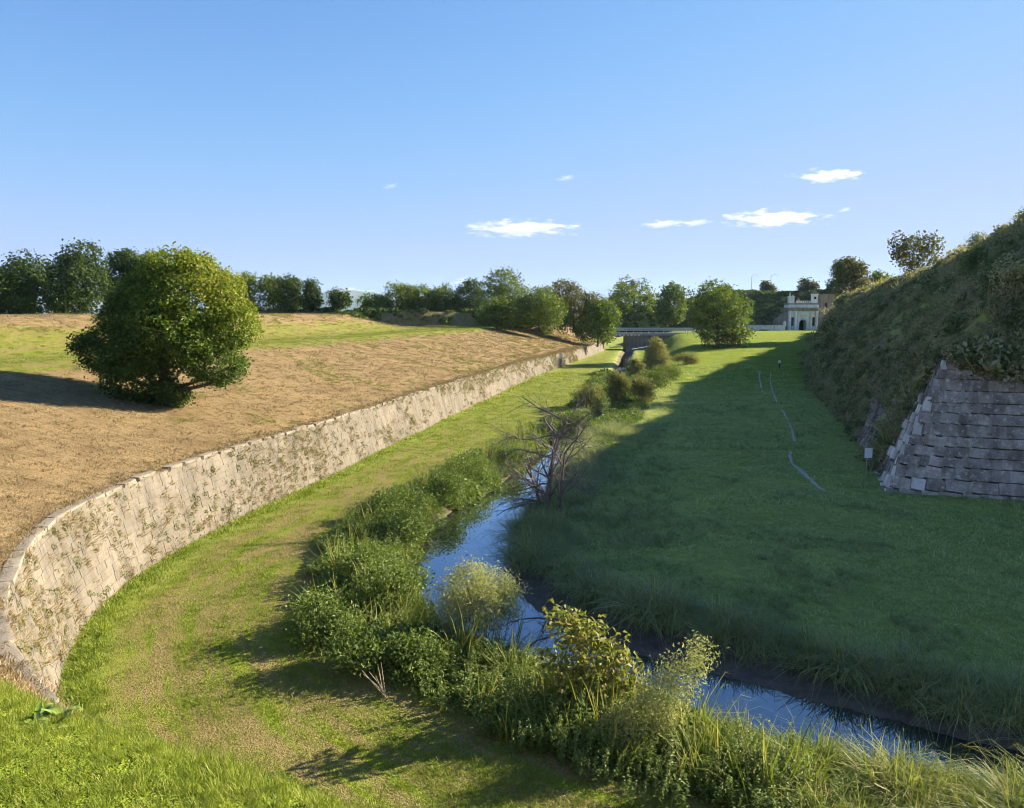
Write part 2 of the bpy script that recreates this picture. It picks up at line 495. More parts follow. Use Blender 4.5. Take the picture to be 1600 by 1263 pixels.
def wall_u(P):
    i, d = near_curve(P, WC)
    return i, d * np.sign(((P - WC[i]) * WOUT[i]).sum(1))

def moat_z(P, full=False):
    P = np.asarray(P, float)
    x, y = P[:, 0], P[:, 1]
    i, d, side = stream_side(P)
    hw = SC[i, 2]
    right = side > 0
    z = 0.16 * fbm(x * 0.25, y * 0.25, 3) + 0.07 * fbm(x * 1.1, y * 1.1, 5)
    dr = np.where(right, d - hw, 0)
    z = z + 0.3 * sstep(0.5, 9, dr)
    rise = 4.0 * sstep(98, 185, y) * sstep(3, 13, dr)
    z = z + rise
    # mud shelf on the far side of the near bend
    shelf = right * sstep(17.0, 20.0, y) * (1 - sstep(26.5, 29.5, y)) * 1.25
    e = d - hw + 0.5 * fbm(x * 0.7, y * 0.7, 11)
    k1 = sstep(-0.9, 0.35, e)
    k2 = sstep(0.0, np.where(right, 0.9, 1.0), e - shelf)
    z = -1.15 + 0.66 * k1 + (z + 0.49) * k2
    if full:
        return z, i, d, side, hw, shelf
    return z

def glacis_profile(u, h, s, y, x):
    """height behind the wall at distance u from its top edge"""
    zc = 6.6
    g = h + (zc - h) * np.clip(u / 17.0, 0, 1) ** 0.97
    ridge = 2.75 * (1 - sstep(120, 150, y))
    g = g + ridge * (sstep(22.5, 32, u) - sstep(36, 47, u))
    m = np.where(u < 3.0, h + 1.16 * u, h + 1.16 * 3.0 + 0.19 * (np.minimum(u, 20) - 3.0))
    w = 1 - sstep(S_NEAR - 0.8, S_NEAR + 4.5, s)
    return g * (1 - w) + np.maximum(g, m) * w, w

def glacis_point(ci, u):
    """ci: index into WC, u: distance outwards"""
    p = WC[ci] + WOUT[ci] * u[:, None]
    z, w = glacis_profile(u, WH[ci], WS[ci], p[:, 1], p[:, 0])
    z = z + np.minimum(u, 1.0) * (0.28 * fbm(p[:, 0] * 0.16, p[:, 1] * 0.16, 21) + 0.1 * fbm(p[:, 0] * 0.9, p[:, 1] * 0.9, 23))
    return np.column_stack([p, z]), w

# ---- moat floor
def axis(segs):
    out = []
    for a, b, st in segs:
        out.append(np.arange(a, b, st))
    return np.concatenate(out)
gx = axis([(-18, 12, 0.32), (12, 32, 0.45), (32, 100, 1.3)])
gy = axis([(2, 30, 0.3), (30, 60, 0.45), (60, 130, 0.8), (130, 262, 2.0)])
GX, GY = np.meshgrid(gx, gy)
GP = np.column_stack([GX.ravel(), GY.ravel()])
gz, si, sd, sside, shw, sshelf = moat_z(GP, True)
wi, wu = wall_u(GP)
nxg, nyg = len(gx), len(gy)
ii = (np.arange(nyg - 1)[:, None] * nxg + np.arange(nxg - 1)[None, :]).ravel()
GF = np.column_stack([ii, ii + 1, ii + 1 + nxg, ii + nxg])
keep = (wu[GF].min(1) < -0.25)
GF = GF[keep]
foot = sstep(-2.6, -1.2, wu)                                  # lush strip at the foot of the wall
bank = 1 - sstep(0.8, 3.2, sd - shw)
lush = np.clip(foot * 0.35 + bank * .7 + (sside > 0) * sstep(0, 2, sd - shw) * 0.7 * (1 - sstep(75, 110, GP[:, 1])), 0, 1)  # bank growth, plus the lifted green on the stream's shaded side
hay = (sside < 0) * sstep(1.6, 3.4, sd - shw) * (1 - foot) * (1 - 0.55 * sstep(35, 75, GP[:, 1]))
mud = np.clip(1 - sstep(-0.3, 0.25, gz + 0.0), 0, 1) * (gz < -0.15)
worn_line = resample(np.array([(16.0, 39.4), (17.6, 36.2), (21.5, 33.2), (28, 30.6), (40, 27)], float), .4)[0]
mud = np.clip(mud + 0.4 * (1 - sstep(.15, .6, np.abs(near_curve(GP, worn_line)[1] - .75))) * vnoise(GP[:, 0] * 1.3, GP[:, 1] * 1.3, 95), 0, 1)
tu = np.column_stack([WS[wi], wu, np.zeros(len(wu))])
me = mesh_np("moat_floor", np.column_stack([GP, gz]), GF, M['ground'],
             {"lush": lush, "hay": hay, "dry": np.full(len(gz), -0.6) + 0.45 * hay, "mud": mud, "tu": tu}, True)
moat_floor = tag(obj("ground", me), kind="structure")

# ---- glacis, covered way and the near slope, one sheet behind the wall
ci = np.unique(np.concatenate([np.arange(0, I_NEAR - 120, 8), np.arange(I_NEAR - 120, I_NEAR + 40, 1), np.arange(I_NEAR + 40, len(WC), 3)]))
us = np.concatenate([np.arange(0.02, 9, 0.22), np.arange(9, 26, 0.45), np.arange(26, 50, 0.9), np.array([52, 56, 62, 70, 85, 105, 140, 190, 260, 380])])
CI, UU = np.meshgrid(ci, us, indexing='ij')
V, wn_ = glacis_point(CI.ravel(), UU.ravel())
nu = len(us)
ii = (np.arange(len(ci) - 1)[:, None] * nu + np.arange(nu - 1)[None, :]).ravel()
F = np.column_stack([ii, ii + 1, ii + 1 + nu, ii + nu])
uf = UU.ravel(); yf = V[:, 1]
dry = 1.0 - (sstep(14.2, 16.2, uf + 1.6 * fbm(V[:, 0] * .15, V[:, 1] * .15, 31)) - sstep(25.5, 29.5, uf + 2 * fbm(V[:, 0] * .15, V[:, 1] * .15, 33))) * 1.0
dry = np.where(uf > 24, dry - 0.25, dry)
dry = dry * (1 - wn_ * sstep(2.0, 2.7, uf)) + (-0.15) * wn_ * sstep(2.0, 2.7, uf)
dry = np.where(uf > 45, -0.3, dry)
dry = np.where((uf < 17) & (yf > 125), dry - 0.28 * sstep(11, 17, uf), dry)
tu = np.column_stack([WS[CI.ravel()], uf, np.zeros(len(uf))])
me = mesh_np("glacis", V, F, M['ground'], {"lush": np.zeros(len(uf)), "hay": 0.9 * (1 - wn_) * (uf < 60), "dry": dry, "mud": np.zeros(len(uf)), "tu": tu}, True)
glacis = tag(obj("glacis", me), kind="structure")

# ---- the plain out to the mountains
n = 24
px_ = np.concatenate([-np.geomspace(20, 6100, n)[::-1], np.geomspace(20, 6100, n)])
py_ = np.concatenate([[-400], np.geomspace(60, 6750, n)])
PX, PY = np.meshgrid(px_, py_)
V = np.column_stack([PX.ravel(), PY.ravel(), np.where(PY.ravel() > 300, 3.0, -3.0) * sstep(255, 330, PY.ravel()) - 3.0 * (1 - sstep(255, 330, PY.ravel()))])
k = len(px_)
ii = (np.arange(len(py_) - 1)[:, None] * k + np.arange(k - 1)[None, :]).ravel()
F = np.column_stack([ii, ii + 1, ii + 1 + k, ii + k])
zz = np.zeros(len(V))
me = mesh_np("plain", V, F, M['ground'], {"lush": zz + .6, "hay": zz, "dry": zz - 0.3, "mud": zz, "tu": V * 0.1})
tag(obj("plain", me), kind="structure")

# ---- water
L_ = SC[:, :2] - S_RIGHT * (SC[:, 2:3] + 1.3)
R_ = SC[:, :2] + S_RIGHT * (SC[:, 2:3] + 2.2)
V = np.vstack([np.column_stack([L_, np.full(len(L_), -0.56)]), np.column_stack([R_, np.full(len(R_), -0.56)])])
k = len(SC); i0 = np.arange(k - 1)
me = mesh_np("water", V, np.column_stack([i0, i0 + k, i0 + k + 1, i0 + 1]), M['water'], smooth=True)
tag(obj("water", me), kind="structure")

# ------------------------------------------------------------------ masonry
def stone_mesh(name, mat, seed, b=0.035, rough=1.0):
    """block about -0.5..0.5 along x (length), z (height); face towards -y at y=0, body behind; bevelled, a little uneven"""
    r_ = np.random.default_rng(seed)
    o = 0.5
    V = []
    for (sx, sz) in ((-1, -1), (1, -1), (1, 1), (-1, 1)):
        j = r_.uniform(-0.03, 0.03, 2) * rough
        V.append((sx * (o - b * 1.6) + j[0], r_.uniform(-0.12, 0.1), sz * (o - b * 1.6) + j[1]))
    for (sx, sz) in ((-1, -1), (1, -1), (1, 1), (-1, 1)):
        j = r_.uniform(-0.02, 0.01, 2) * rough
        V.append((sx * (o + j[0]), 0.25 + r_.uniform(-0.06, 0.06), sz * (o + j[1])))
    for (sx, sz) in ((-1, -1), (1, -1), (1, 1), (-1, 1)):
        V.append((sx * o, 1.0, sz * o))
    V.append((r_.uniform(-.1, .1), r_.uniform(-0.2, 0.0), r_.uniform(-.1, .1)))
    F4 = []
    for i in range(4):
        j = (i + 1) % 4
        F4.append((i + 4, j + 4, j, i)); F4.append((i + 8, j + 8, j + 4, i + 4))
    F3 = [(i, (i + 1) % 4, 12) for i in range(4)]
    return mesh_np(name, np.array(V), [np.array(F4), np.array(F3)], mat)

def frame(origin, ex, ez, L, D, H):
    """matrix for a stone: x along the wall, z up the face, y into the wall"""
    ex = Vector(ex).normalized(); ez = Vector(ez).normalized()
    ey = ez.cross(ex).normalized()
    m = Matrix(((ex.x * L, ey.x * D, ez.x * H, origin[0]), (ex.y * L, ey.y * D, ez.y * H, origin[1]), (ex.z * L, ey.z * D, ez.z * H, origin[2]), (0, 0, 0, 1)))
    return m

def joined(name, mats_and_meshes, mat, parent):
    VV = []; F3 = []; F4 = []; n0 = 0
    cache = {}
    for mtx, me_ in mats_and_meshes:
        if me_.name not in cache:
            v = np.array([x.co[:] for x in me_.vertices])
            f4 = np.array([p.vertices[:] for p in me_.polygons if len(p.vertices) == 4]); f3 = np.array([p.vertices[:] for p in me_.polygons if len(p.vertices) == 3])
            cache[me_.name] = (v, f4, f3)
        v, f4, f3 = cache[me_.name]
        A = np.array(mtx)
        VV.append(v @ A[:3, :3].T + A[:3, 3]); F4.append(f4 + n0)
        if len(f3): F3.append(f3 + n0)
        n0 += len(v)
    me_ = mesh_np(name, np.vstack(VV), [np.vstack(F4)] + ([np.vstack(F3)] if F3 else []), mat)
    return obj(name, me_, parent)

# ---- the long counterscarp wall on the left
BAT = 0.25
wall_thing = thing("retaining_wall", "long curved pale stone wall with sloping face below the dry bank", "wall")
tag(wall_thing, kind="thing")
i_end = int(np.argmin(np.linalg.norm(WC - np.array([22.5, 195]), axis=1)))
i_start = int(np.argmin(np.linalg.norm(WC - np.array([14, 0.5]), axis=1)))
def wall_pt(i, f):
    """f=0 foot, f=1 top"""
    h = WH[i]
    p = WC[i] - WOUT[i] * (BAT * h * (1 - f))
    return np.array([p[0], p[1], -0.25 + (h + 0.25) * f])
# mortar bed behind the stones
ids = np.arange(i_start, i_end, 2)
V = []
for i in ids:
    o3 = np.array([WOUT[i][0], WOUT[i][1], BAT]); o3 = o3 / np.linalg.norm(o3) * 0.02
    for f in (0, 0.25, 0.5, 0.75, 1.0):
        V.append(wall_pt(i, f) + o3)
    t_ = wall_pt(i, 1.0); V.append(t_ + np.array([WOUT[i][0] * 0.7, WOUT[i][1] * 0.7, -0.02]))
V = np.array(V); k = 6
ii = (np.arange(len(ids) - 1)[:, None] * k + np.arange(k - 1)[None, :]).ravel()
obj("mortar_bed", mesh_np("mortar_bed", V, np.column_stack([ii, ii + k, ii + k + 1, ii + 1]), M['wall_mortar']), wall_thing)

SM_W = [stone_mesh("stone", M['wall_stone'], 100 + k, 0.007, 0.25) for k in range(6)]
SM_C = [stone_mesh("coping_stone", M['coping'], 200 + k) for k in range(5)]
def wall_at(s, f):
    fi = np.interp(s, WS, np.arange(len(WS))); i = int(fi); t = fi - i
    j = min(i + 1, len(WS) - 1)
    return wall_pt(i, f) * (1 - t) + wall_pt(j, f) * t, i
cands = []
NC = 12
for c in range(NC):
    s = WS[i_start]
    while s < WS[i_end]:
        far = max(0.0, (WC[min(int(np.interp(s, WS, np.arange(len(WS)))), len(WC) - 1), 1] - 60) / 60)
        Ls = rng.uniform(0.5, 1.25) * (1 + far * 0.7)
        f0, f1 = c / NC, (c + 1) / NC
        mid, i = wall_at(s + Ls / 2, (f0 + f1) / 2)
        a, _ = wall_at(s, (f0 + f1) / 2); b, _ = wall_at(s + Ls, (f0 + f1) / 2)
        lo, _ = wall_at(s + Ls / 2, f0); hi, _ = wall_at(s + Ls / 2, f1)
        cands.append((mid, b - a, hi - lo, np.linalg.norm(b - a), np.linalg.norm(hi - lo)))
        s += Ls
def vis(p):
    x, y, z = p
    return y > 1 and abs(x / y) < 0.7 and (9.5 - z) / y < 0.75
rest = []
def face_toward(p, e, up):
    return e
order = sorted(range(len(cands)), key=lambda q: (0 if (vis(cands[q][0]) and cands[q][0][1] > 16) else 1, np.linalg.norm(cands[q][0] - np.array([0, 0, 9.5]))))
for rank, q in enumerate(order):
    mid, e, up, L0, H0 = cands[q]
    nrm = np.cross(up, e); nrm /= np.linalg.norm(nrm)
    dep = rng.uniform(-0.004, 0.004)
    m_ = frame(mid + nrm * dep, e, up, L0 - 0.006, 0.07, H0 - 0.006)
    me_ = SM_W[int(rng.integers(6))]
    if rank < 300:
        o = obj("stone", me_, wall_thing); o.matrix_world = m_
    else:
        rest.append((m_, me_))
tag(joined("masonry", rest, M['wall_stone'], wall_thing), kind="stuff")
s = WS[i_start]; ncop = 0; rest = []
while s < WS[i_end]:
    Ls = rng.uniform(0.9, 1.5)
    a, i = wall_at(s, 1.0); b, _ = wall_at(s + Ls, 1.0)
    e = b - a; mid = (a + b) / 2
    out3 = np.array([WOUT[i][0], WOUT[i][1], 0])
    m_ = frame(mid - out3 * (0.05 + rng.uniform(-.03, .03)) + np.array([0, 0, 0.02 + rng.uniform(-.03, .03)]), e, np.array([0, 0, 1.0]), Ls - 0.03, 0.3, rng.uniform(.14, .2))
    me_ = SM_C[int(rng.integers(5))]
    if rng.random() < 0.06:
        s += Ls * .6; continue
    if mid[1] > 9 and mid[1] < 130 and ncop < 200:
        o = obj("coping_stone", me_, wall_thing); o.matrix_world = m_; ncop += 1
    else:
        rest.append((m_, me_))
    s += Ls
tag(joined("coping", rest, M['coping'], wall_thing), kind="stuff")

# ---- the bastion on the right: foot line, wall, vegetated bank above
RF = np.array([(84, 215, 4.0), (68, 172, 3.0), (47, 124, 0.7), (39.4, 101, 0.2), (33, 81, 0.1), (27.2, 62, 0.1), (22.5, 48, 0.15), (19.3, 39, 0.1), (25.3, 37, 0.1), (35, 33.8, 0.1), (50, 28.8, 0.1), (75, 20.5, 0.1)])
RW = np.array([(86.6, 214, 6.0), (70.6, 171, 6.5), (49.8, 123, 6.2), (42.4, 100, 6.9), (36, 80, 7.2), (30.2, 61, 7.4), (25.8, 47.6, 7.4), (23.1, 40.9, 7.4), (26.3, 39.9, 7.4), (36, 36.7, 7.4), (51, 31.7, 7.4), (76, 23.4, 7.4)])
RC = np.array([(93, 212, 6.8), (76, 170, 8.8), (55, 129, 10.4), (50.3, 111, 12.1), (44.6, 78, 14.4), (40.6, 61.5, 16.6), (38, 52, 17.2), (37.5, 46, 17.6), (40.5, 42.5, 19.5), (45, 39, 21), (57, 35, 21), (81, 28, 21)])  # last crest points lie out of view, raised to lengthen the shadow
RB = RC + np.array([9.0, 2.0, 0.0]) + np.array([0, 0, 0.3])
RK = RC + np.array([30.0, 12.0, 0.0]); RK[:, 2] = 5.0
def rows_at(tt):
    out = []
    for A in (RF, RW, RC, RB, RK):
        out.append(np.stack([np.interp(tt, np.arange(len(A)), A[:, k]) for k in range(3)], 1))
    return out
def bank_pt(tt, v):
    """v 0..1 from the wall top to the crest, 1..2 crest to back"""
    f, w, c, b, k = rows_at(tt)
    v = np.asarray(v, float)
    p = np.where((v <= 1)[:, None], w + (c - w) * np.clip(v, 0, 1)[:, None], np.where((v <= 1.5)[:, None], c + (b - c) * np.clip((v - 1) * 2, 0, 1)[:, None], b + (k - b) * np.clip((v - 1.5) * 2, 0, 1)[:, None]))
    bulge = np.sin(np.clip(v, 0, 1) * np.pi) * 0.9
    p[:, 2] += bulge + 1.7 * fbm(p[:, 0] * 0.3, p[:, 1] * 0.3, 41) * np.clip(v * 4, 0, 1)
    return p
tt = np.linspace(0, 11, 240)
vv = np.concatenate([np.linspace(0, 1, 16), np.array([1.1, 1.25, 1.5, 1.75, 2.0])])
TT, VV_ = np.meshgrid(tt, vv, indexing='ij')
V = bank_pt(TT.ravel(), VV_.ravel()); k = len(vv)
ii = (np.arange(len(tt) - 1)[:, None] * k + np.arange(k - 1)[None, :]).ravel()
zz = np.zeros(len(V))
me = mesh_np("rampart", V, np.column_stack([ii, ii + 1, ii + 1 + k, ii + k]), M['ground'], {"lush": zz + 1, "hay": zz, "dry": zz + 0.05, "mud": zz, "tu": V * 0.2}, True)
rampart = tag(obj("rampart", me), kind="structure")

bw = thing("bastion_wall", "tall grey block stone bastion wall with a sharp corner, in the shade", "wall")
tag(bw, kind="thing")
# mortar body: front and flank faces a little behind the stones
def strip(A0, B0, n, off):
    V = []
    for q in np.linspace(0, 1, n):
        for f in (0, 1):
            P = (A0[f] * (1 - q) + B0[f] * q)
            V.append(P + off)
    V = np.array(V); i0 = np.arange(n - 1) * 2
    return V, np.column_stack([i0, i0 + 2, i0 + 3, i0 + 1])
cF, cW = RF[7].copy(), RW[7].copy(); cF[2] = -0.6
def mort(idx, off, name):
    Vs = []; Fs = []; n0 = 0
    for a, b in zip(idx[:-1], idx[1:]):
        A = (RF[a] - np.array([0, 0, 0.7]), RW[a]); B = (RF[b] - np.array([0, 0, 0.7]), RW[b])
        v, f = strip(A, B, 2, off); Vs.append(v); Fs.append(f + n0); n0 += len(v)
    obj(name, mesh_np(name, np.vstack(Vs), np.vstack(Fs), M['bastion_mortar']), bw)
mort([7, 8, 9, 10, 11], np.array([0.02, 0.06, 0]), "mortar_bed")
mort([0, 1, 2, 3, 4, 5, 6, 7], np.array([0.07, 0.02, 0]), "mortar_bed")
SM_B = [stone_mesh("stone", M['bastion_stone'], 300 + k, 0.02, 1.3) for k in range(8)]
SM_P = [stone_mesh("stone", M['pale_stone'], 400 + k) for k in range(5)]
rest = []
CH = 0.56
def face_pts(idx, s, z):
    """point on the wall face idx[0]->idx[1]->..., s metres along the foot from the corner line, at height z"""
    acc = 0
    for a, b in zip(idx[:-1], idx[1:]):
        L0 = np.linalg.norm(RF[b][:2] - RF[a][:2])
        if s <= acc + L0 or b == idx[-1]:
            q = (s - acc) / L0
            f = RF[a] * (1 - q) + RF[b] * q; w = RW[a] * (1 - q) + RW[b] * q
            t = (z - f[2]) / (w[2] - f[2])
            return f * (1 - t) + w * t
        acc += L0
npart = 0
for face, idx, smax, lens in (("front", [7, 8, 9, 10], 26, (0.5, 1.35)), ("flank", [7, 6, 5, 4, 3], 42, (0.35, 0.9))):
    z = -0.1; c = 0
    while z < 7.4:
        ch = CH * rng.uniform(0.85, 1.12)
        s = 0.0 if face == "front" else 0.05
        first = True
        while s < smax:
            Ls = rng.uniform(*lens)
            if first: Ls = (1.05 if c % 2 else 0.6) if face == "front" else (0.6 if c % 2 else 1.05)
            a = face_pts(idx, s, z + ch / 2); b = face_pts(idx, s + Ls, z + ch / 2); m0 = face_pts(idx, s + Ls / 2, z); m1 = face_pts(idx, s + Ls / 2, z + ch)
            mid = (a + b) / 2; e = (b - a) if face == "front" else (a - b); up = m1 - m0
            nrm = np.cross(up, e); nrm /= np.linalg.norm(nrm)
            pale = (face == "flank" and s < 9 and rng.random() < 0.6) or (first and rng.random() < 0.12) or (face == "front" and z < 0.6 and rng.random() < 0.1)
            miss = (z > 6.2 and rng.random() < 0.45) or (face == "flank" and rng.random() < 0.25)
            m_ = frame(mid + nrm * (rng.uniform(-0.02, 0.02) if face == 'front' else rng.uniform(-.1, .1)), e, up, np.linalg.norm(b - a) - 0.03, 0.22, np.linalg.norm(up) - 0.03)
            lst = SM_P if pale else SM_B
            me_ = lst[int(rng.integers(len(lst)))]
            if not miss:
                if npart < 300 and ((face == "front" and s < 10.5) or (face == "flank" and s < 9)):
                    o = obj("stone", me_, bw); o.matrix_world = m_; npart += 1
                else:
                    rest.append((m_, me_))
            s += np.linalg.norm(b - a) ; first = False
        z += ch; c += 1
tag(joined("masonry", rest, M['bastion_stone'], bw), kind="stuff")

# ------------------------------------------------------------------ leaves, blades and scattering
def unit(A):
    return A / (np.linalg.norm(A, axis=1)[:, None] + 1e-9)

def leaf_quads(Cn, N, size, aspect, r_):
    n = len(Cn)
    t = unit(np.cross(N, r_.normal(size=(n, 3))))
    b = np.cross(N, t)
    L = (size / 2)[:, None]; W = L * aspect
    fold = N * (L * 0.18)
    V = np.stack([Cn - t * L - fold, Cn + b * W + fold * 0.6, Cn + t * L - fold, Cn - b * W + fold * 0.6], 1).reshape(-1, 3)
    F = np.arange(4 * n).reshape(n, 4)
    return V, F

def crown_mesh(name, lobes, n_clump, per, clump_r, leaf, mat, seed, aspect=0.55, shell=0.2, tint_lo=0.25, tint_hi=0.75, tint_fn=None, up=0.25):
    r_ = np.random.default_rng(seed)
    lobes = np.asarray(lobes, float)                   # x y z rx ry rz
    wgt = (lobes[:, 3] * lobes[:, 4] + lobes[:, 4] * lobes[:, 5] + lobes[:, 3] * lobes[:, 5]); wgt /= wgt.sum()
    k = r_.choice(len(lobes), n_clump, p=wgt)
    d = unit(r_.normal(size=(n_clump, 3)))
    rad = 1 - np.abs(r_.normal(0, shell, n_clump))
    P = lobes[k, :3] + d * lobes[k, 3:] * rad[:, None]
    # thin out what is buried deep inside the crown
    inside = np.ones(n_clump) * 9
    for lb in lobes:
        q = np.linalg.norm((P - lb[:3]) / lb[3:], axis=1); inside = np.minimum(inside, q)
    keep = (inside > 0.55) | (r_.random(n_clump) < 0.25)
    P, d = P[keep], d[keep]
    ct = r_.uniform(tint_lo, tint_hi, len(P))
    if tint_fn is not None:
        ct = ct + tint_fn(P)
    m = len(P) * per
    c = np.repeat(P, per, 0) + r_.normal(0, 1, (m, 3)) * clump_r * np.array([1, 1, 0.75])
    nrm = unit(np.repeat(d, per, 0) * 0.55 + r_.normal(size=(m, 3)) * 0.6 + np.array([0, 0, up]))
    size = leaf * r_.uniform(0.65, 1.35, m)
    V, F = leaf_quads(c, nrm, size, aspect, r_)
    tint = np.clip(np.repeat(ct, per) + r_.normal(0, 0.13, m), 0.02, 0.98)
    return mesh_np(name, V, F, mat, {"tint": np.repeat(tint, 4)}), P

def limb_tubes(mb, base, targets, r0, seed, bend=0.25, n=6, seg=4):
    r_ = np.random.default_rng(seed)
    for tgt in targets:
        b = np.asarray(base, float); e = np.asarray(tgt, float)
        t = np.linspace(0, 1, seg + 1)[:, None]
        mid = (b + e) / 2 + r_.normal(0, bend, 3) * np.array([1, 1, 0.3]) + np.array([0, 0, -0.1 * np.linalg.norm(e - b)])
        P = (1 - t) ** 2 * b + 2 * t * (1 - t) * mid + t ** 2 * e
        mb.tube(P, np.linspace(r0, r0 * 0.25, seg + 1), n)

def auto_lobes(w, h, z0, r_, n=7, narrow=0.0, flat=1.0, core=0.34):
    """lobes filling a crown w wide from z0 to h"""
    H = h - z0
    out = [(0, 0, z0 + H * 0.5, w * core, w * core, H * 0.42 * core / .34)]
    for k in range(n):
        a = r_.uniform(0, 2 * math.pi); f = r_.uniform(0.15, 0.88)
        ring = math.sin(math.pi * (0.12 + 0.8 * f)) * (1 - narrow * f)
        rr = w * 0.5 * ring * r_.uniform(0.45, 0.72)
        s_ = w * r_.uniform(0.16, 0.26)
        out.append((math.cos(a) * rr, math.sin(a) * rr, z0 + H * f, s_, s_, min(s_ * flat, H * 0.3)))
    return out

def tree(name, label, cat, x, y, z, w, h, mat, seed, z0=0.2, n_clump=420, per=12, leaf=0.4, clump=0.45, trunk_r=0.2, lobes=None, n_lobes=7, narrow=0.0,
         group=None, aspect=0.55, shell=0.2, tint_fn=None, rz=0.0, bark='bark', stems=1, tlo=.25, thi=.75, core=.34):
    r_ = np.random.default_rng(seed)
    root = thing(name, label, cat, (x, y, z), rz, group)
    lb = lobes if lobes is not None else auto_lobes(w, h, z0 * h, r_, n_lobes, narrow, core=core)
    me_, P = crown_mesh("crown", lb, n_clump, per, clump, leaf, M[mat], seed + 1, aspect, shell, tlo, thi, tint_fn)
    pick = P[r_.choice(len(P), min(len(P), 16), replace=False)]
    if stems == 1:
        mb = MB()
        top = np.array([r_.normal(0, 0.04) * h, r_.normal(0, 0.04) * h, h * 0.7])
        t = np.linspace(0, 1, 7)[:, None]
        Pt = t * top + np.sin(t * 3.0) * np.array([[r_.normal(0, .02) * h, r_.normal(0, .02) * h, 0]])
        Pt[0, 2] = -0.25
        mb.tube(Pt, trunk_r * np.array([1.35, 1.0, 0.85, 0.7, 0.55, 0.4, 0.2]), 8)
        trunk_o = mb.build("trunk", M[bark], root)
        br = MB()
        for q in pick:
            i = int(np.clip(round(q[2] / h * 6) - 1, 1, 5))
            limb_tubes(br, Pt[i], [q * 0.94], trunk_r * 0.4, seed + i, 0.3, 5)
        br.build("branches", M[bark], trunk_o)
    else:
        mb = MB()
        for q in pick[:stems]:
            limb_tubes(mb, np.array([r_.normal(0, .08), r_.normal(0, .08), -0.15]), [q * 0.95], trunk_r, seed, 0.1, 5)
        mb.build("stems", M[bark], root)
    obj("foliage" if stems > 1 else "crown", me_, root)
    return root

SRC = bpy.data.collections.new("plant_sources")
def source_group(name, meshes):
    c = bpy.data.collections.new(name)
    for k, me_ in enumerate(meshes):
        o = bpy.data.objects.new("%s_%02d" % (name, k), me_)
        c.objects.link(o)
    return c

def blade_mesh(name, n, h, spread, w, lean, mat, seed, droop=0.3, tlo=0.2, thi=0.8):
    r_ = np.random.default_rng(seed)
    a = r_.uniform(0, 2 * np.pi, n)
    rr = spread * np.sqrt(r_.random(n))
    base = np.column_stack([np.cos(a) * rr, np.sin(a) * rr, np.full(n, -0.02)])
    az = a + r_.normal(0, 1.0, n)
    hh = h * r_.uniform(0.5, 1.25, n)
    ln = np.abs(r_.normal(lean, lean * 0.5, n))
    dirv = np.column_stack([np.cos(az), np.sin(az), np.zeros(n)])
    side = np.column_stack([-np.sin(az + r_.normal(0, .6, n)), np.cos(az), np.zeros(n)]); side = unit(side)
    rows = []
    for t, wf in ((0, 1.0), (0.4, 0.9), (0.75, 0.6)):
        c = base + dirv * (hh * ln * t ** 1.6)[:, None] + np.array([0, 0, 1]) * (hh * (t - droop * ln * t ** 2.5))[:, None]
        rows.append(c - side * (w * wf / 2)); rows.append(c + side * (w * wf / 2))
    t = 1.0
    rows.append(base + dirv * (hh * ln)[:, None] + np.array([0, 0, 1]) * (hh * (1 - droop * ln * 1.35))[:, None])
    V = np.stack(rows, 1).reshape(-1, 3)
    b = np.arange(n)[:, None] * 7
    F4 = np.vstack([b + np.array([0, 1, 3, 2]), b + np.array([2, 3, 5, 4])]); F3 = b + np.array([4, 5, 6])
    tint = np.repeat(np.clip(r_.uniform(tlo, thi, n) + r_.normal(0, .08, n), 0.02, .98), 7)
    return mesh_np(name, V, [F4, F3], mat, {"tint": tint})

def clump_mesh(name, n, r, leaf, mat, seed, flat=0.7, aspect=0.55):
    r_ = np.random.default_rng(seed)
    d = unit(r_.normal(size=(n, 3))); d[:, 2] = np.abs(d[:, 2]) * 1.0 - 0.1
    c = d * (r * (1 - np.abs(r_.normal(0, 0.25, n))))[:, None] * np.array([1, 1, flat])
    c += np.array([0, 0, 0.0])
    nrm = unit(d * 0.5 + r_.normal(size=(n, 3)) * 0.6 + np.array([0, 0, .2]))
    V, F = leaf_quads(c, nrm, leaf * r_.uniform(.6, 1.4, n), aspect, r_)
    return mesh_np(name, V, F, mat, {"tint": np.repeat(np.clip(r_.uniform(.15, .85, n), 0, 1), 4)})

def herb_mesh(name, h, n, leaf, mat, seed, stalks=5):
    """upright leafy stalks"""
    r_ = np.random.default_rng(seed)
    Cs = []; Ns = []; Sz = []
    for s_ in range(stalks):
        a = r_.uniform(0, 6.28); b = np.array([math.cos(a), math.sin(a), 0]) * r_.uniform(0, .22)
        ln = r_.normal(0, .16, 2); hh = h * r_.uniform(.6, 1.2)
        t = r_.uniform(0.1, 1, n)
        p = b + np.column_stack([ln[0] * t * hh, ln[1] * t * hh, t * hh])
        az = r_.uniform(0, 6.28, n); o = np.column_stack([np.cos(az), np.sin(az), np.full(n, .15)])
        Cs.append(p + o * (leaf * .55 * (1.15 - t * .7))[:, None]); Ns.append(unit(np.column_stack([np.cos(az) * .3, np.sin(az) * .3, np.ones(n)]) + r_.normal(0, .3, (n, 3)))); Sz.append(leaf * (1.2 - .6 * t))
    Cs = np.vstack(Cs); Ns = np.vstack(Ns); Sz = np.concatenate(Sz)
    V, F = leaf_quads(Cs, Ns, Sz, 0.5, r_)
    return mesh_np(name, V, F, mat, {"tint": np.repeat(np.clip(.25 + .5 * Cs[:, 2] / h + r_.normal(0, .12, len(Cs)), 0, 1), 4)})

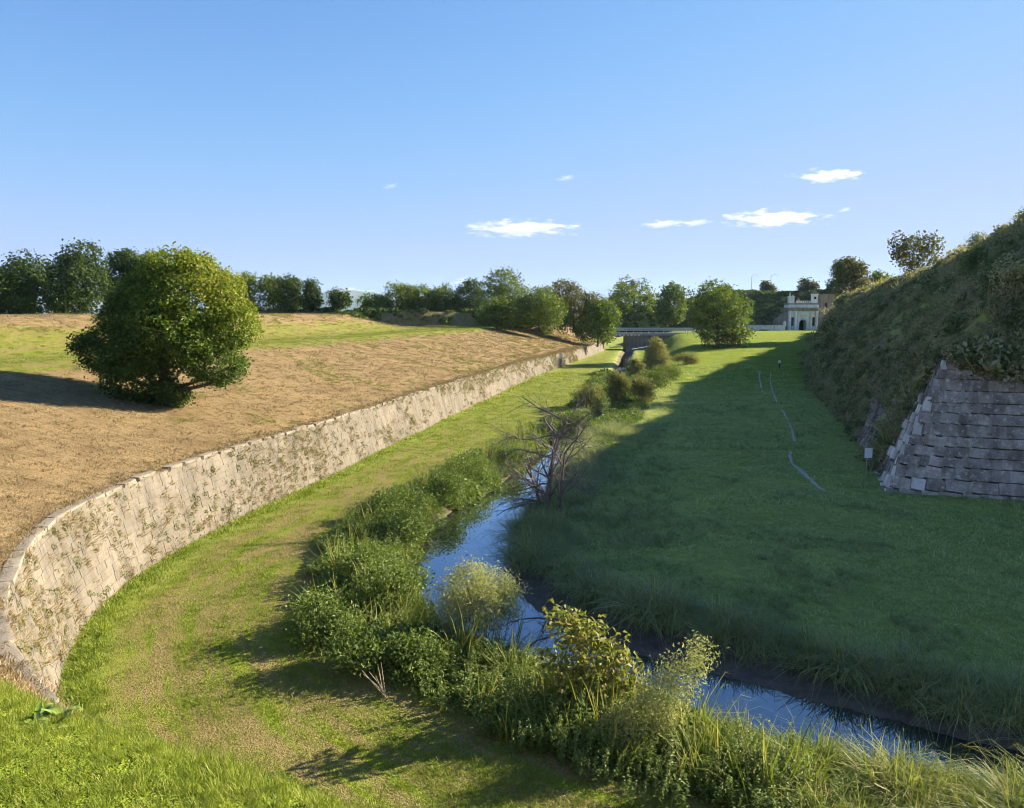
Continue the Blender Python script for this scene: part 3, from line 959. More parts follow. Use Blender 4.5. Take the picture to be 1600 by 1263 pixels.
_gn_cache = {}
def scatter(name, label, P, S, coll, R=None, cat=None, tilt=0.12, seed=0, parent=None):
    """one object of many small plants standing at the points P"""
    r_ = np.random.default_rng(seed + 991)
    n = len(P)
    if R is None:
        R = np.column_stack([r_.normal(0, tilt, n), r_.normal(0, tilt, n), r_.uniform(0, 6.283, n)])
    me_ = mesh_np(name, P, np.zeros((0, 3), int), None, {"rot": R, "scl": S, "pick": np.zeros(n)})
    if coll.name not in _gn_cache:
        ng = bpy.data.node_groups.new("scatter_" + coll.name, 'GeometryNodeTree')
        ng.interface.new_socket("Geometry", in_out='INPUT', socket_type='NodeSocketGeometry')
        ng.interface.new_socket("Geometry", in_out='OUTPUT', socket_type='NodeSocketGeometry')
        N, L = ng.nodes, ng.links
        gi = N.new("NodeGroupInput"); go = N.new("NodeGroupOutput")
        ci_ = N.new("GeometryNodeCollectionInfo"); ci_.inputs["Collection"].default_value = coll
        ci_.inputs["Separate Children"].default_value = True; ci_.inputs["Reset Children"].default_value = True
        iop = N.new("GeometryNodeInstanceOnPoints"); iop.inputs["Pick Instance"].default_value = True
        ar = N.new("GeometryNodeInputNamedAttribute"); ar.data_type = 'FLOAT_VECTOR'; ar.inputs["Name"].default_value = "rot"
        as_ = N.new("GeometryNodeInputNamedAttribute"); as_.data_type = 'FLOAT'; as_.inputs["Name"].default_value = "scl"
        ri = N.new("FunctionNodeRandomValue"); ri.data_type = 'INT'
        ri.inputs["Min"].default_value = 0
        [q for q in ri.inputs if q.name == "Max" and q.type == 'INT'][0].default_value = max(0, len(coll.objects) - 1)
        L.new(gi.outputs[0], iop.inputs["Points"]); L.new(ci_.outputs[0], iop.inputs["Instance"])
        L.new(ar.outputs["Attribute"], iop.inputs["Rotation"]); L.new(as_.outputs["Attribute"], iop.inputs["Scale"])
        L.new([q for q in ri.outputs if q.type == 'INT'][0], iop.inputs["Instance Index"])
        L.new(iop.outputs[0], go.inputs[0])
        _gn_cache[coll.name] = ng
    o = obj(name, me_, parent)
    md = o.modifiers.new("scatter", 'NODES'); md.node_group = _gn_cache[coll.name]
    return tag(o, label, cat, kind="stuff")

G_GRASS = source_group("grass_tuft", [blade_mesh("g", 26, 0.085, 0.2, 0.011, 0.6, M['grass_green'], 50 + k) for k in range(4)])
G_LUSH = source_group("lush_tuft", [blade_mesh("g", 22, 0.1, 0.26, 0.016, 1.0, M['grass_lush_lift'], 60 + k) for k in range(4)])
G_NEAR = source_group("near_tuft", [blade_mesh("g", 34, 0.1, 0.09, 0.0045, 0.55, M['grass_near'], 70 + k, tlo=0.1, thi=0.75) for k in range(5)])
G_DRY = source_group("dry_tuft", [blade_mesh("g", 22, 0.09, 0.2, 0.013, 0.9, M['grass_dry'], 80 + k) for k in range(4)])
G_WEED = source_group("wall_weed", [blade_mesh("g", 14, 0.18, 0.06, 0.01, 0.9, M['straw'], 85 + k, 0.5) for k in range(3)] + [clump_mesh("c", 22, 0.12, 0.06, M['leaf_sage'], 89)])
G_REED = source_group("reed_clump", [blade_mesh("g", 46, 1.0, 0.25, 0.02, 0.95, M['reed'], 90 + k, 0.5, 0.1, 0.75) for k in range(5)])
G_REEDL = source_group("lit_reed_clump", [blade_mesh("g", 46, 1.0, 0.25, 0.018, 1.05, M['reed_lit'], 100 + k, 0.5, 0.1, 0.8) for k in range(5)])
G_TALL = source_group("tall_grass", [blade_mesh("g", 26, 1.0, 0.25, 0.02, 0.35, M['reed_lit'], 110 + k, 0.2) for k in range(3)])
G_SCRUB = source_group("scrub_clump", [clump_mesh("c", 150, 0.6, 0.15, M['leaf_scrub'], 120 + k, 0.95) for k in range(3)] + [clump_mesh("c", 150, 0.6, 0.15, M['leaf_ivy'], 125 + k, 0.95) for k in range(2)] + [blade_mesh("g", 40, 0.85, 0.4, 0.03, 0.7, M['leaf_scrub'], 128, 0.4)])
G_BRAM = source_group("bramble_clump", [clump_mesh("c", 130, 0.42, 0.11, M['leaf_bramble'], 130 + k, 0.8) for k in range(4)])
G_HERB = source_group("herb", [herb_mesh("h", 0.75, 26, 0.1, M['leaf_bramble'], 140 + k) for k in range(4)])

def in_view(P, m=0.06):
    return (P[:, 1] > 1.5) & (np.abs(P[:, 0]) < (0.667 + m) * P[:, 1] + 1.0)

def ramp_inside(P):
    """points under the bastion"""
    poly = np.vstack([RF[:, :2], [[140, 20], [140, 215]]])
    x, y = P[:, 0], P[:, 1]
    ins = np.zeros(len(P), bool)
    j = len(poly) - 1
    for i in range(len(poly)):
        xi, yi = poly[i]; xj, yj = poly[j]
        c = ((yi > y) != (yj > y)) & (x < (xj - xi) * (y - yi) / (yj - yi + 1e-12) + xi)
        ins ^= c; j = i
    return ins

TRACKS = (([(38.5, 114), (33.5, 99), (27.5, 79), (24.5, 68), (21, 56.5), (18.2, 49.5), (17.2, 46.2)], .075, 1, .24), ([(37.5, 116), (35.5, 110), (32.5, 100), (29.5, 90)], .09, 2, .3),
          ([(17.2, 46.2), (16.8, 43), (16.4, 40.5), (16.2, 39)], .1, 3, .38))
TRK = np.vstack([resample(np.array(q[0], float), .4)[0] for q in TRACKS])

# ---- grass of the moat floor
n = 80000
Y = 8.5 * (125 / 8.5) ** rng.random(n)
X = rng.uniform(-0.72, 0.72, n) * Y + rng.uniform(-.5, .5, n)
P2 = np.column_stack([X, Y])
wi_, wu_ = wall_u(P2)
ok = (wu_ < -0.82) & ~ramp_inside(P2)
P2, wu_, wi_k = P2[ok], wu_[ok], wi_[ok]
z_, si_, sd_, ss_, sh_, sf_ = moat_z(P2, True)
ok = z_ > -0.22
wi_k = wi_k[ok]
P2, wu_, z_, sd_, ss_, sh_ = P2[ok], wu_[ok], z_[ok], sd_[ok], ss_[ok], sh_[ok]
left = ss_ < 0
P3 = np.column_stack([P2, z_])
grow = 0.75 + P2[:, 1] / 55
lushm = ~left
rich = left & ((wu_ > -1.45 + 0.9 * fbm(P2[:, 0] * .5, P2[:, 1] * .5, 8)) | (sd_ - sh_ < 2.8 + 4.0 * fbm(P2[:, 0] * .3, P2[:, 1] * .3, 9)))
patch = vnoise(P2[:, 0] * 0.55, P2[:, 1] * 0.55, 77)
strk = vnoise(WS[wi_k] * 0.12, wu_ * 1.6, 79)
grow = np.where(rich, grow * 1.7, grow)
lit = rich | ~lushm & (rng.random(len(P2)) < np.clip(2.2 * patch ** 1.5 * strk + P2[:, 1] / 80 - .1, 0.04, 1))
scatter("mown_grass", "short mown grass on the moat floor", P3[lit], (grow * rng.uniform(.6, 1.2, len(P2)))[lit], G_GRASS, seed=1)
sc_ = grow * rng.uniform(.6, 1.3, len(P2)) * np.where(left, 0.8, 0.75 + 0.6 * vnoise(P2[:, 0] * .3, P2[:, 1] * .3, 78))
lushm &= rng.random(len(P2)) < 0.25 + 0.5 * vnoise(P2[:, 0] * .45, P2[:, 1] * .45, 84)
lushm &= near_curve(P2, TRK)[1] > 0.26
scatter("meadow_grass", "long green grass of the shaded meadow and banks", P3[lushm], sc_[lushm], G_LUSH, seed=2)

kk = lushm & (vnoise(P2[:, 0] * .5, P2[:, 1] * .5, 83) + .35 * rng.random(len(P2)) > .88) & (P2[:, 1] < 80)
scatter("coarse_grass", "coarse paler tufts in the shaded meadow", P3[kk], (rng.uniform(.12, .3, len(P2)) * (.8 + P2[:, 1] / 70))[kk], G_REED, seed=14)

# ---- dry grass on the glacis
n = 64000
cidx = rng.integers(I_NEAR - 10, len(WC) - 200, n)
u_ = 34 * rng.random(n) ** 1.2
Pg, w_ = glacis_point(cidx, u_)
Pg[:, :2] += WTAN[cidx] * rng.uniform(-.13, .13, n)[:, None]
prob = np.clip(28.0 / np.maximum(Pg[:, 1], 8), 0.12, 1)
mown_green = (u_ > 15.5) & (u_ < 27)
ok = in_view(Pg) & (rng.random(n) < prob) & (u_ > 0.35) & ~((w_ > 0.3) & (u_ > 2.4))
dryk = ok & (~mown_green | (rng.random(n) < .1))
scatter("dry_grass", "dry mown grass on the bank above the wall", Pg[dryk], ((0.8 + Pg[:, 1] / 60) * rng.uniform(.5, 1.2, n))[dryk], G_DRY, seed=3)
gk = ok & (mown_green | (vnoise(Pg[:, 0] * .35, Pg[:, 1] * .35, 91) > 0.7))
scatter("glacis_grass", "green grass patches on the dry bank", Pg[gk], ((0.8 + Pg[:, 1] / 60) * rng.uniform(.5, 1.1, n))[gk], G_GRASS, seed=4)

n = 2600
cidx = rng.integers(I_NEAR - 10, i_end - 60, n)
Pe, w_ = glacis_point(cidx, np.abs(rng.normal(0.15, .3, n)) + .05)
Pe[:, 2] += .03
ok = in_view(Pe)
scatter("edge_grass", "dry tufts leaning over the wall's top edge", Pe[ok], (rng.uniform(.5, 1.4, n) * (.9 + Pe[:, 1] / 70))[ok], G_DRY, seed=17)

# ---- near slope under the camera
n = 34000
cidx = rng.integers(I_NEAR - 75, I_NEAR + 12, n)
u_ = rng.uniform(2.35, 6.2, n)
Pn, w_ = glacis_point(cidx, u_)
Pn[:, :2] += WTAN[cidx] * rng.uniform(-.13, .13, n)[:, None]
ok = in_view(Pn, 0.2) & (w_ > 0.2)
bare = vnoise(Pn[:, 0] * 1.6, Pn[:, 1] * 1.6, 55)
ok &= rng.random(n) < np.where(bare < 0.2, 0.6, 1.0)
scatter("foreground_grass", "bright grass on the slope below the camera", Pn[ok], (rng.uniform(.45, 1.05, n) * (0.65 + 0.6 * vnoise(Pn[:, 0] * 1.1, Pn[:, 1] * 1.1, 56)))[ok], G_NEAR, seed=5)

# ---- weeds rooted in the wall face
n = 11000
ws_ = rng.uniform(WS[I_NEAR] - 3, WS[i_end] - 40, n)
fi = np.interp(ws_, WS, np.arange(len(WS))).astype(int)
ff = rng.uniform(0.06, 0.98, n)
dens = vnoise(ws_ * 0.22, ff * 2.5, 61) * 0.7 + vnoise(ws_ * 0.9, ff * 5, 62) * 0.5
ok = rng.random(n) < sstep(0.42, 0.8, dens + 0.22 * (ff - 0.45)) * np.clip(45 / np.maximum(WC[fi, 1], 20), .45, 1)
Pw = np.array([wall_pt(i, f) for i, f in zip(fi[ok], ff[ok])])
face_az = np.arctan2(-WOUT[fi[ok], 1], -WOUT[fi[ok], 0])
m_ = len(Pw)
Rw = np.column_stack([rng.normal(0, .25, m_), np.full(m_, 0.75) + rng.normal(0, .2, m_), face_az + rng.normal(0, .3, m_)])
scatter("wall_weeds", "dry weeds and tufts growing out of the wall face", Pw, rng.uniform(.45, 1.5, m_) * (0.9 + Pw[:, 1] / 120), G_WEED, R=Rw, seed=6)

# ---- reeds and bank growth
def along_stream(n, y0, y1, side, d0, d1, seed):
    r_ = np.random.default_rng(seed)
    sel = np.where((SC[:, 1] > y0) & (SC[:, 1] < y1))[0]
    i = r_.choice(sel, n)
    shelf = (side > 0) * sstep(17, 20, SC[i, 1]) * (1 - sstep(26.5, 29.5, SC[i, 1])) * 1.25
    d = SC[i, 2] + shelf + r_.uniform(d0, d1, n)
    p = SC[i, :2] + S_RIGHT[i] * (side * d)[:, None] + r_.normal(0, .15, (n, 2))
    z = moat_z(p)
    return np.column_stack([p, z - 0.03])
def reed_scale(P, a, b, seed):
    r_ = np.random.default_rng(seed)
    return r_.uniform(a, b, len(P)) * (0.6 + 0.8 * vnoise(P[:, 0] * .6, P[:, 1] * .6, seed))
P = np.vstack([along_stream(900, 12, 34, 1, 0.35, 2.0, 1), along_stream(420, 30, 62, 1, 0.3, 2.8, 2)])
P = np.vstack([P, along_stream(700, 30, 66, 1, 1.5, 7.0, 17)])
P = P[P[:, 2] > -0.5]
scatter("bank_reeds", "long dark sedge hanging over the shaded bank of the stream", P, reed_scale(P, .5, 1.1, 12) * np.where(near_curve(P[:, :2], SC[:, :2])[1] > 4.2, .5, 1.0), G_REED, seed=7)
P = np.vstack([along_stream(1000, 9, 17.6, -1, 0.05, 3.8, 3), along_stream(90, 17.6, 22, -1, 0.1, 1.6, 4), along_stream(260, 22, 60, -1, 0.0, 2.6, 41)])
P = P[(P[:, 2] > -0.5) & in_view(P, .25)]
rs = reed_scale(P, .5, 1.1, 13)
rs = rs * np.where((P[:, 0] > 3.2) & (P[:, 0] < 10.5) & (near_curve(P[:, :2], SC[:, :2])[1] < 2.4), .6, 1.0)
scatter("lit_reeds", "sunlit yellow green sedge on the near bank", P, rs, G_REEDL, seed=8)
P = np.vstack([along_stream(1700, 18, 50, -1, 0.0, 3.3, 5), along_stream(560, 48, 120, -1, 0.0, 2.4, 6), along_stream(420, 52, 120, 1, 0.0, 3.4, 7)])
P = P[P[:, 2] > -0.5]
scatter("bank_bramble", "low bramble and weeds along the stream", P, reed_scale(P, .6, 1.4, 14) * (1 + P[:, 1] / 160), G_BRAM, seed=9)
P = np.vstack([along_stream(900, 13.0, 21, -1, 0.6, 3.9, 8), along_stream(650, 19, 48, -1, 0.4, 3.6, 9), along_stream(160, 48, 110, -1, .2, 1.6, 10)])
P = P[(P[:, 2] > -0.3) & in_view(P, .25)]
scatter("bank_herbs", "leafy upright herbs on the near bank", P, reed_scale(P, .6, 1.15, 15) * np.where((P[:, 0] > 2.5) & (near_curve(P[:, :2], SC[:, :2])[1] < 3.0), .6, 1.0), G_HERB, seed=10)

P = np.vstack([along_stream(70, 18, 30, -1, 0.3, 3.4, 31), along_stream(60, 30, 60, -1, .2, 2.4, 32), along_stream(12, 13, 19, -1, 1.6, 3.2, 33)])
scatter("tall_stalks", "tall dry stalks standing out of the stream thicket", P, np.random.default_rng(34).uniform(.7, 1.7, len(P)), G_TALL, tilt=.25, seed=18)

# ---- scrub on the bastion
def bank_cover(n, t0, t1, v0, v1, seed):
    r_ = np.random.default_rng(seed)
    tt_ = r_.uniform(t0, t1, n); v = r_.uniform(v0, v1, n)
    p = bank_pt(tt_, v)
    return p, tt_
P1, _ = bank_cover(3600, 4.0, 9.6, 0.0, 1.1, 21)
P2_, _ = bank_cover(2200, 1.6, 4.2, 0.0, 1.1, 22)
P4, _ = bank_cover(700, 0.0, 1.7, 0.0, 1.1, 25)
r_ = np.random.default_rng(23)
tt_ = np.concatenate([r_.uniform(1.6, 6.85, 2300), r_.uniform(6.0, 6.95, 300)]); f_ = r_.uniform(0.02, 1.0, 2600)
fa, wa, *_ = rows_at(tt_)
Pf = fa + (wa - fa) * f_[:, None]
okf = ~((tt_ > 6.5) & (f_ < 0.1 + 0.85 * (tt_ - 6.5) / 0.35)) & ~((np.abs(tt_ - 5.75) < .22) & (f_ < .42)) & (r_.random(2600) < 0.95)
Pf = Pf[okf]
r2 = np.random.default_rng(29)
Pt_ = []
for s0 in r2.uniform(0.6, 14, 260):          # growth hanging over the top of the front wall
    q = face_pts([7, 8, 9, 10], s0, 7.4 - abs(r2.normal(0, .6)) * (0.35 + 0.85 * sstep(2, 6, s0)))
    Pt_.append(q + np.array([0, -.1, 0]))
P = np.vstack([P1, P2_, P4, Pf, np.array(Pt_)])
S_ = np.random.default_rng(24).uniform(.45, 1.2, len(P)) * (0.55 + 1.0 * vnoise(P[:, 0] * .3 + P[:, 2] * .2, P[:, 1] * .3 + P[:, 2] * .3, 88) ** 1.3) * np.where(np.random.default_rng(28).random(len(P)) < .05, 1.8, 1.0) * (0.95 + np.maximum(P[:, 1] - 60, 0) / 110)
scatter("rampart_scrub", "dense dark scrub and ivy covering the bastion slope", P, S_, G_SCRUB, tilt=0.35, seed=11)
P, _ = bank_cover(260, 4.4, 9.0, 0.97, 1.08, 26)
r2 = np.random.default_rng(33)
Pj = np.array([face_pts([7, 8, 9, 10], q0, q1) for q0, q1 in zip(r2.uniform(.3, 12, 260), r2.choice(np.arange(-.1, 7.2, CH), 260) + r2.normal(0, .12, 260))]) + np.array([0, -.06, 0])
scatter("joint_weeds", "small weeds rooted in the joints of the bastion wall", Pj, r2.uniform(.4, 1.3, 260), G_WEED, R=np.column_stack([np.full(260, .7), np.zeros(260), r2.uniform(-.4, .4, 260)]), seed=15)
Pb = np.array([face_pts([7, 8, 9, 10], q0, 0.1) for q0 in r2.uniform(0, 13, 120)]) + np.column_stack([np.zeros(120), r2.uniform(-.7, 0, 120), np.zeros(120)])
scatter("wall_foot_weeds", "rank grass along the foot of the bastion wall", Pb, r2.uniform(.25, .6, 120), G_REED, seed=16)
scatter("crest_grass", "tall grass along the crest of the bastion", P, np.random.default_rng(27).uniform(.7, 1.5, len(P)), G_TALL, seed=12)

# ------------------------------------------------------------------ trees
def ground_z(x, y):
    return float(moat_z(np.array([[x, y]]))[0])

# the big tree on the bank
def big_tint(P):  # yellowing to the upper right, with the sunlit side painted lighter
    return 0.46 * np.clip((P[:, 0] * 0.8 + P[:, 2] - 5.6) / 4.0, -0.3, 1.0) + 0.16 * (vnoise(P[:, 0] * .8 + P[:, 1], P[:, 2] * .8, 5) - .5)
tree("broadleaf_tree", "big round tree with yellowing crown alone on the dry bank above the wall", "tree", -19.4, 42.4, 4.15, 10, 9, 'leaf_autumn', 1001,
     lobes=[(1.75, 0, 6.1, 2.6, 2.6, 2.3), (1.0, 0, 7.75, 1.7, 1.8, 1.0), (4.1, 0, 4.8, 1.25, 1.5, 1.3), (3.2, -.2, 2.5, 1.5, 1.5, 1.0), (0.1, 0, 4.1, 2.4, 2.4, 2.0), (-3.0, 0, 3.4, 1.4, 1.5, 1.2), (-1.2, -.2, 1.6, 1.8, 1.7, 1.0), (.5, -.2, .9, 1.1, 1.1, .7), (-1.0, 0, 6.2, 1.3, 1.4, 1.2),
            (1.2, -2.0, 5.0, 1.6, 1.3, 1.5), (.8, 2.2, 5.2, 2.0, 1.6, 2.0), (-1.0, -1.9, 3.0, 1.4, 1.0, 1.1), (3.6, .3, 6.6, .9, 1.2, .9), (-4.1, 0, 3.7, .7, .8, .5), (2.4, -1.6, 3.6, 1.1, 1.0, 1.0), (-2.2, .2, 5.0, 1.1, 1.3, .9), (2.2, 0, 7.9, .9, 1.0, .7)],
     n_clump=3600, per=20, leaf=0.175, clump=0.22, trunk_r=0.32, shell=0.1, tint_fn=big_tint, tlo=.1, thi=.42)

DARK = [(-64.4, 100, 4.6, 8.9, "dark evergreen at the picture's edge, first of the row behind the bank"),
        (-66.5, 108, 8.9, 10.7, "wide low-branched dark tree, second of the row behind the bank"),
        (-58.3, 104, 8.3, 12.4, "tallest pointed dark tree of the row behind the bank"),
        (-56.9, 114, 6.8, 12.2, "dark domed tree half behind the tallest of the row"),
        (-53.0, 113, 5.0, 11.6, "dark slim tree peeping beside the big yellowing crown")]
for k, (x, y, w, h, lab) in enumerate(DARK):
    tree("evergreen_tree", lab, "tree", x, y, 6.4, w * 1.2, h, 'leaf_dark', 1100 + 10 * k, z0=0.14, n_clump=900, per=14, leaf=0.42, clump=0.42, trunk_r=.22, narrow=0.35 if k != 2 else .5, n_lobes=11, group="row of dark trees behind the bank")

MIDS = [("slender_tree", "thin pale poplar just behind the big yellowing tree", -51.2, 150, 6.4, 4.6, 11.6, 'leaf_mid', .25, .55, 260, .1),
        ("slender_tree", "airy thin-trunked tree between the poplar and the bushy one", -46.6, 150, 6.4, 4.6, 10.3, 'leaf_mid', .35, .3, 200, .1),
        ("slender_tree", "bushier thin-trunked tree on the low ridge before the blue mountain", -43.6, 152, 6.4, 5.0, 9.9, 'leaf_dark', .3, .3, 260, .1),
        ("conifer_tree", "small lone conifer against the blue mountain", -38.7, 150, 7.6, 3.4, 8.0, 'leaf_dark', .15, .85, 220, .12),
        ("slender_tree", "small round-topped tree on a thin stem against the mountain", -33.5, 150, 7.4, 2.9, 6.8, 'leaf_dark', .45, .0, 140, .08),
        ("hedgerow_tree", "low light green bush tree starting the hedgerow on the shaded bank", -33.2, 185, 8, 6.2, 6.4, 'leaf_mid', .1, .2, 260, .12),
        ("hedgerow_tree", "light green hedgerow tree with a twiggy top, second along the shaded bank", -27.4, 185, 8, 8.0, 8.6, 'leaf_mid', .1, .3, 330, .12),
        ("hedgerow_tree", "tallest twiggy light green tree of the hedgerow on the shaded bank", -21.7, 188, 8, 6.6, 9.4, 'leaf_mid', .1, .4, 300, .12),
        ("hedgerow_tree", "rounded light green hedgerow tree, fourth along the shaded bank", -16.3, 186, 8, 7.0, 7.8, 'leaf_mid', .1, .2, 300, .12),
        ("hedgerow_tree", "darker hedgerow tree ending the row beside the big green clump", -9.7, 186, 8, 8.0, 9.1, 'leaf_dark', .1, .25, 330, .14),
        ("bushy_tree", "largest green bushy tree of the clump beyond the wall's far end", -0.7, 168, 6, 11.4, 11.4, 'leaf_mid', .06, .15, 640, .25),
        ("bushy_tree", "yellow green bushy tree at the front of the clump on the lawn edge", 5.6, 158, 6, 8.2, 8.6, 'leaf_mid', .05, .1, 460, .2),
        ("bushy_tree", "small light green shrub tree standing left of the clump's front", -3.0, 155, 6.2, 5.6, 6.2, 'leaf_mid', .05, .1, 300, .15),
        ("bushy_tree", "brownish green tree behind the ivy-covered one near the bridge", 14.1, 175, 5.5, 10.8, 11.3, 'leaf_olive', .08, .2, 560, .25),
        ("ivy_tree", "glossy rounded ivy-covered tree at the wall's far corner", 19.0, 171, 2.4, 8.3, 9.2, 'leaf_autumn', .1, .1, 480, .2),
        ("broad_tree", "broad dark tree rising above the hedge behind the bridge", 37.4, 240, 5, 16.0, 14.7, 'leaf_mid', .1, .15, 560, .3),
        ("upright_tree", "upright spiky-topped tree behind the end of the bridge rail", 46.6, 226, 4.5, 8.4, 14.2, 'leaf_mid', .1, .35, 420, .22),
        ("round_tree", "large round green tree standing on the sunny lawn before the gate", 40.0, 150, 2.7, 12.0, 11.4, 'leaf_mid', .03, .15, 820, .3)]
for k, (nm, lab, x, y, z, w, h, mt, z0, nar, nc, tr_) in enumerate(MIDS):
    tree(nm, lab, "tree", x, y, z, w * 1.25, h, mt, 1300 + 10 * k, z0=z0, n_clump=int(nc * 1.35), per=13, leaf=0.5 if y < 200 else 0.7, clump=0.5, trunk_r=tr_, narrow=nar, n_lobes=13)

HED = [(-30.5, 187, 6.5), (-24.5, 190, 7.2), (-18.8, 190, 6.4), (-13, 189, 6.8), (-6, 186, 7.0), (2.5, 176, 6.0), (9.5, 172, 6.4), (11, 186, 8.5), (24, 250, 9.0), (29, 252, 10.5), (56, 240, 8.0), (61, 244, 9.0), (31.5, 238, 6.5)]
HLB = ("first and lowest", "second", "third", "fourth", "fifth", "sixth, before the big green clump", "seventh, within the big green clump", "eighth, behind the ivy tree", "ninth, just above the bridge rail", "tenth, above the middle of the bridge rail", "eleventh, behind the round lawn tree", "twelfth, past the round lawn tree", "last one, under the broad dark tree")
for k, (x, y, h) in enumerate(HED):
    tree("hedge_bush", "filler bush of the distant tree line, " + HLB[k], "bush", x, y, 6.0 if y < 195 else 4.0, h * 1.25, h, ('leaf_mid', 'leaf_olive', 'leaf_mid')[k % 3], 1800 + 10 * k, z0=.04, n_clump=260, per=12, leaf=.55, clump=.55, trunk_r=.12, n_lobes=12, core=.25, group="bushes filling the distant tree line")
RTS = [("bushy_tree", "dark dome-shaped tree on the rampart just past the gate", 72.0, 165, 8.2, 8.6, 12.8, 'leaf_olive', .05, 360),
       ("bushy_tree", "low yellow green bush tree beside the dark dome on the rampart", 78.0, 165, 8.2, 6.2, 10.0, 'leaf_mid', .05, 260),
       ("airy_tree", "airy small tree with sky showing through, leaning on the rampart skyline", 47.4, 92, 12.6, 6.6, 6.9, 'leaf_olive', .15, 230)]
for k, (nm, lab, x, y, z, w, h, mt, z0, nc) in enumerate(RTS):
    tree(nm, lab, "tree", x, y, z, w, h, mt, 1600 + 10 * k, z0=z0, n_clump=nc if y < 100 else nc * 2, per=12, leaf=0.36 if y < 100 else .55, clump=0.33 if y < 100 else .5, trunk_r=.12, n_lobes=12)

CRB = [(5.9, 0.92, 3.2, 1.9, 'leaf_ivy', "largest leafy bush on the rampart crest at the picture's edge"), (5.2, 0.98, 2.6, 1.5, 'leaf_sage', "grey green bush on the rampart crest below the largest one"), (4.4, 1.0, 2.4, 1.5, 'leaf_ivy', "low ivy bush on the rampart crest beside the airy tree"),
       (3.7, 1.0, 2.6, 1.4, 'leaf_sage', "pale low bush on the rampart skyline past the airy tree"), (6.9, 0.3, 3.4, 1.8, 'leaf_ivy', "ivy mound bulging right above the bastion corner"), (7.3, 0.25, 3.4, 1.6, 'leaf_scrub', "brownish scrub mound overhanging the bastion wall"),
       (5.6, 0.45, 3.0, 1.6, 'leaf_ivy', "dark bush halfway up the shaded rampart slope")]
for k, (t_, v_, w, h, mt, lab) in enumerate(CRB):
    p = bank_pt(np.array([t_]), np.array([v_]))[0]
    tree("rampart_bush", lab, "shrub", p[0], p[1], p[2] - .35, w, h, mt, 1700 + 10 * k, z0=.02, n_clump=260, per=13, leaf=.17, clump=.25, trunk_r=.03, stems=6, n_lobes=11, shell=.3, core=.22, group="bushes on the rampart")

# ------------------------------------------------------------------ shrubs by the stream
def shrub(name, label, x, y, w, h, mat, seed, n_clump=260, per=14, leaf=0.1, clump=0.13, group=None, lobes=None, z=None, aspect=0.5, shell=.25, stems=9, tlo=.25, thi=.75, n_lobes=6, narrow=.2):
    z = ground_z(x, y) - 0.05 if z is None else z
    return tree(name, label, "shrub", x, y, z, w, h, mat, seed, z0=0.08, n_clump=n_clump, per=per, leaf=leaf, clump=clump, trunk_r=0.018, lobes=lobes, group=group, aspect=aspect, shell=shell, stems=stems, tlo=tlo, thi=thi, n_lobes=n_lobes, narrow=narrow, core=.2)

shrub("willow_shrub", "pale yellowish leafed willow shrub standing in front of the open water", -0.7, 21.2, 3.0, 2.9, 'leaf_pale', 2001, 1000, 18, 0.095, 0.13, aspect=0.3, shell=.35, stems=14)
shrub("fig_shrub", "tall loose shrub with broad yellow green leaves on the near bank", 1.7, 17.4, 2.4, 2.9, 'leaf_fig', 2011, 230, 9, 0.17, 0.15, aspect=0.65, shell=.4, stems=12, narrow=.5,
      lobes=[(-.3, 0, 2.35, .5, .5, .5), (.15, 0, 1.9, .7, .6, .6), (.7, 0, 1.5, .6, .6, .5), (-.5, 0, 1.2, .7, .6, .6), (.3, 0, .8, .9, .8, .6), (1.0, 0, .9, .5, .5, .5)])
shrub("plume_shrub", "leaning pale leafed shrub whose plume reaches out over the water", 3.3, 15.9, 1.6, 2.0, 'leaf_pale', 2021, 460, 16, 0.085, 0.12, aspect=0.35, stems=8,
      lobes=[(-.4, 0, .6, .75, .6, .6), (0, 0, 1.2, .62, .5, .55), (.4, .1, 1.75, .48, .4, .42), (.8, .15, 2.15, .34, .3, .3), (-.9, 0, .4, .6, .5, .45)])
BR = [(-5.7, 21.7, 2.2, 1.25, "bramble mound in the sun, the one nearest the mown grass"),
      (-3.9, 19.9, 2.3, 1.2, "bright bramble mound at the front of the thicket by the water"),
      (-4.0, 23.6, 2.6, 1.6, "tallest bramble mound with whitish leaf tips in the thicket"),
      (-2.5, 19.4, 1.8, 0.95, "low bramble mound spilling towards the willow shrub"),
      (-5.1, 26.6, 2.6, 1.5, "dark bramble bush behind the sunny thicket"),
      (-4.9, 31.5, 2.8, 1.7, "dark bank bush opposite the widest open water"),
      (-5.2, 35.2, 3.0, 1.6, "broad bank bush with grassy top by the open water"),
      (-3.9, 38.6, 3.2, 1.9, "large rounded bank bush before the dead tree's branches"),
      (-2.6, 42.8, 3.2, 2.0, "bank bush behind the dead tree, its shade on the grass"),
      (-0.4, 48.0, 2.8, 1.8, "bank bush beside the narrowing of the stream")]
for k, (x, y, w, h, lab) in enumerate(BR):
    shrub("bramble_bush", lab, x + (0.05 if y > 25 else 0), y, w, h * (.78 if y > 25 else .95), 'leaf_bramble', 2100 + 10 * k, 330, 14, 0.1 + y * 0.0008, 0.2, stems=7, narrow=.1, n_lobes=10, shell=.3, group="bramble bushes on the sunny bank")
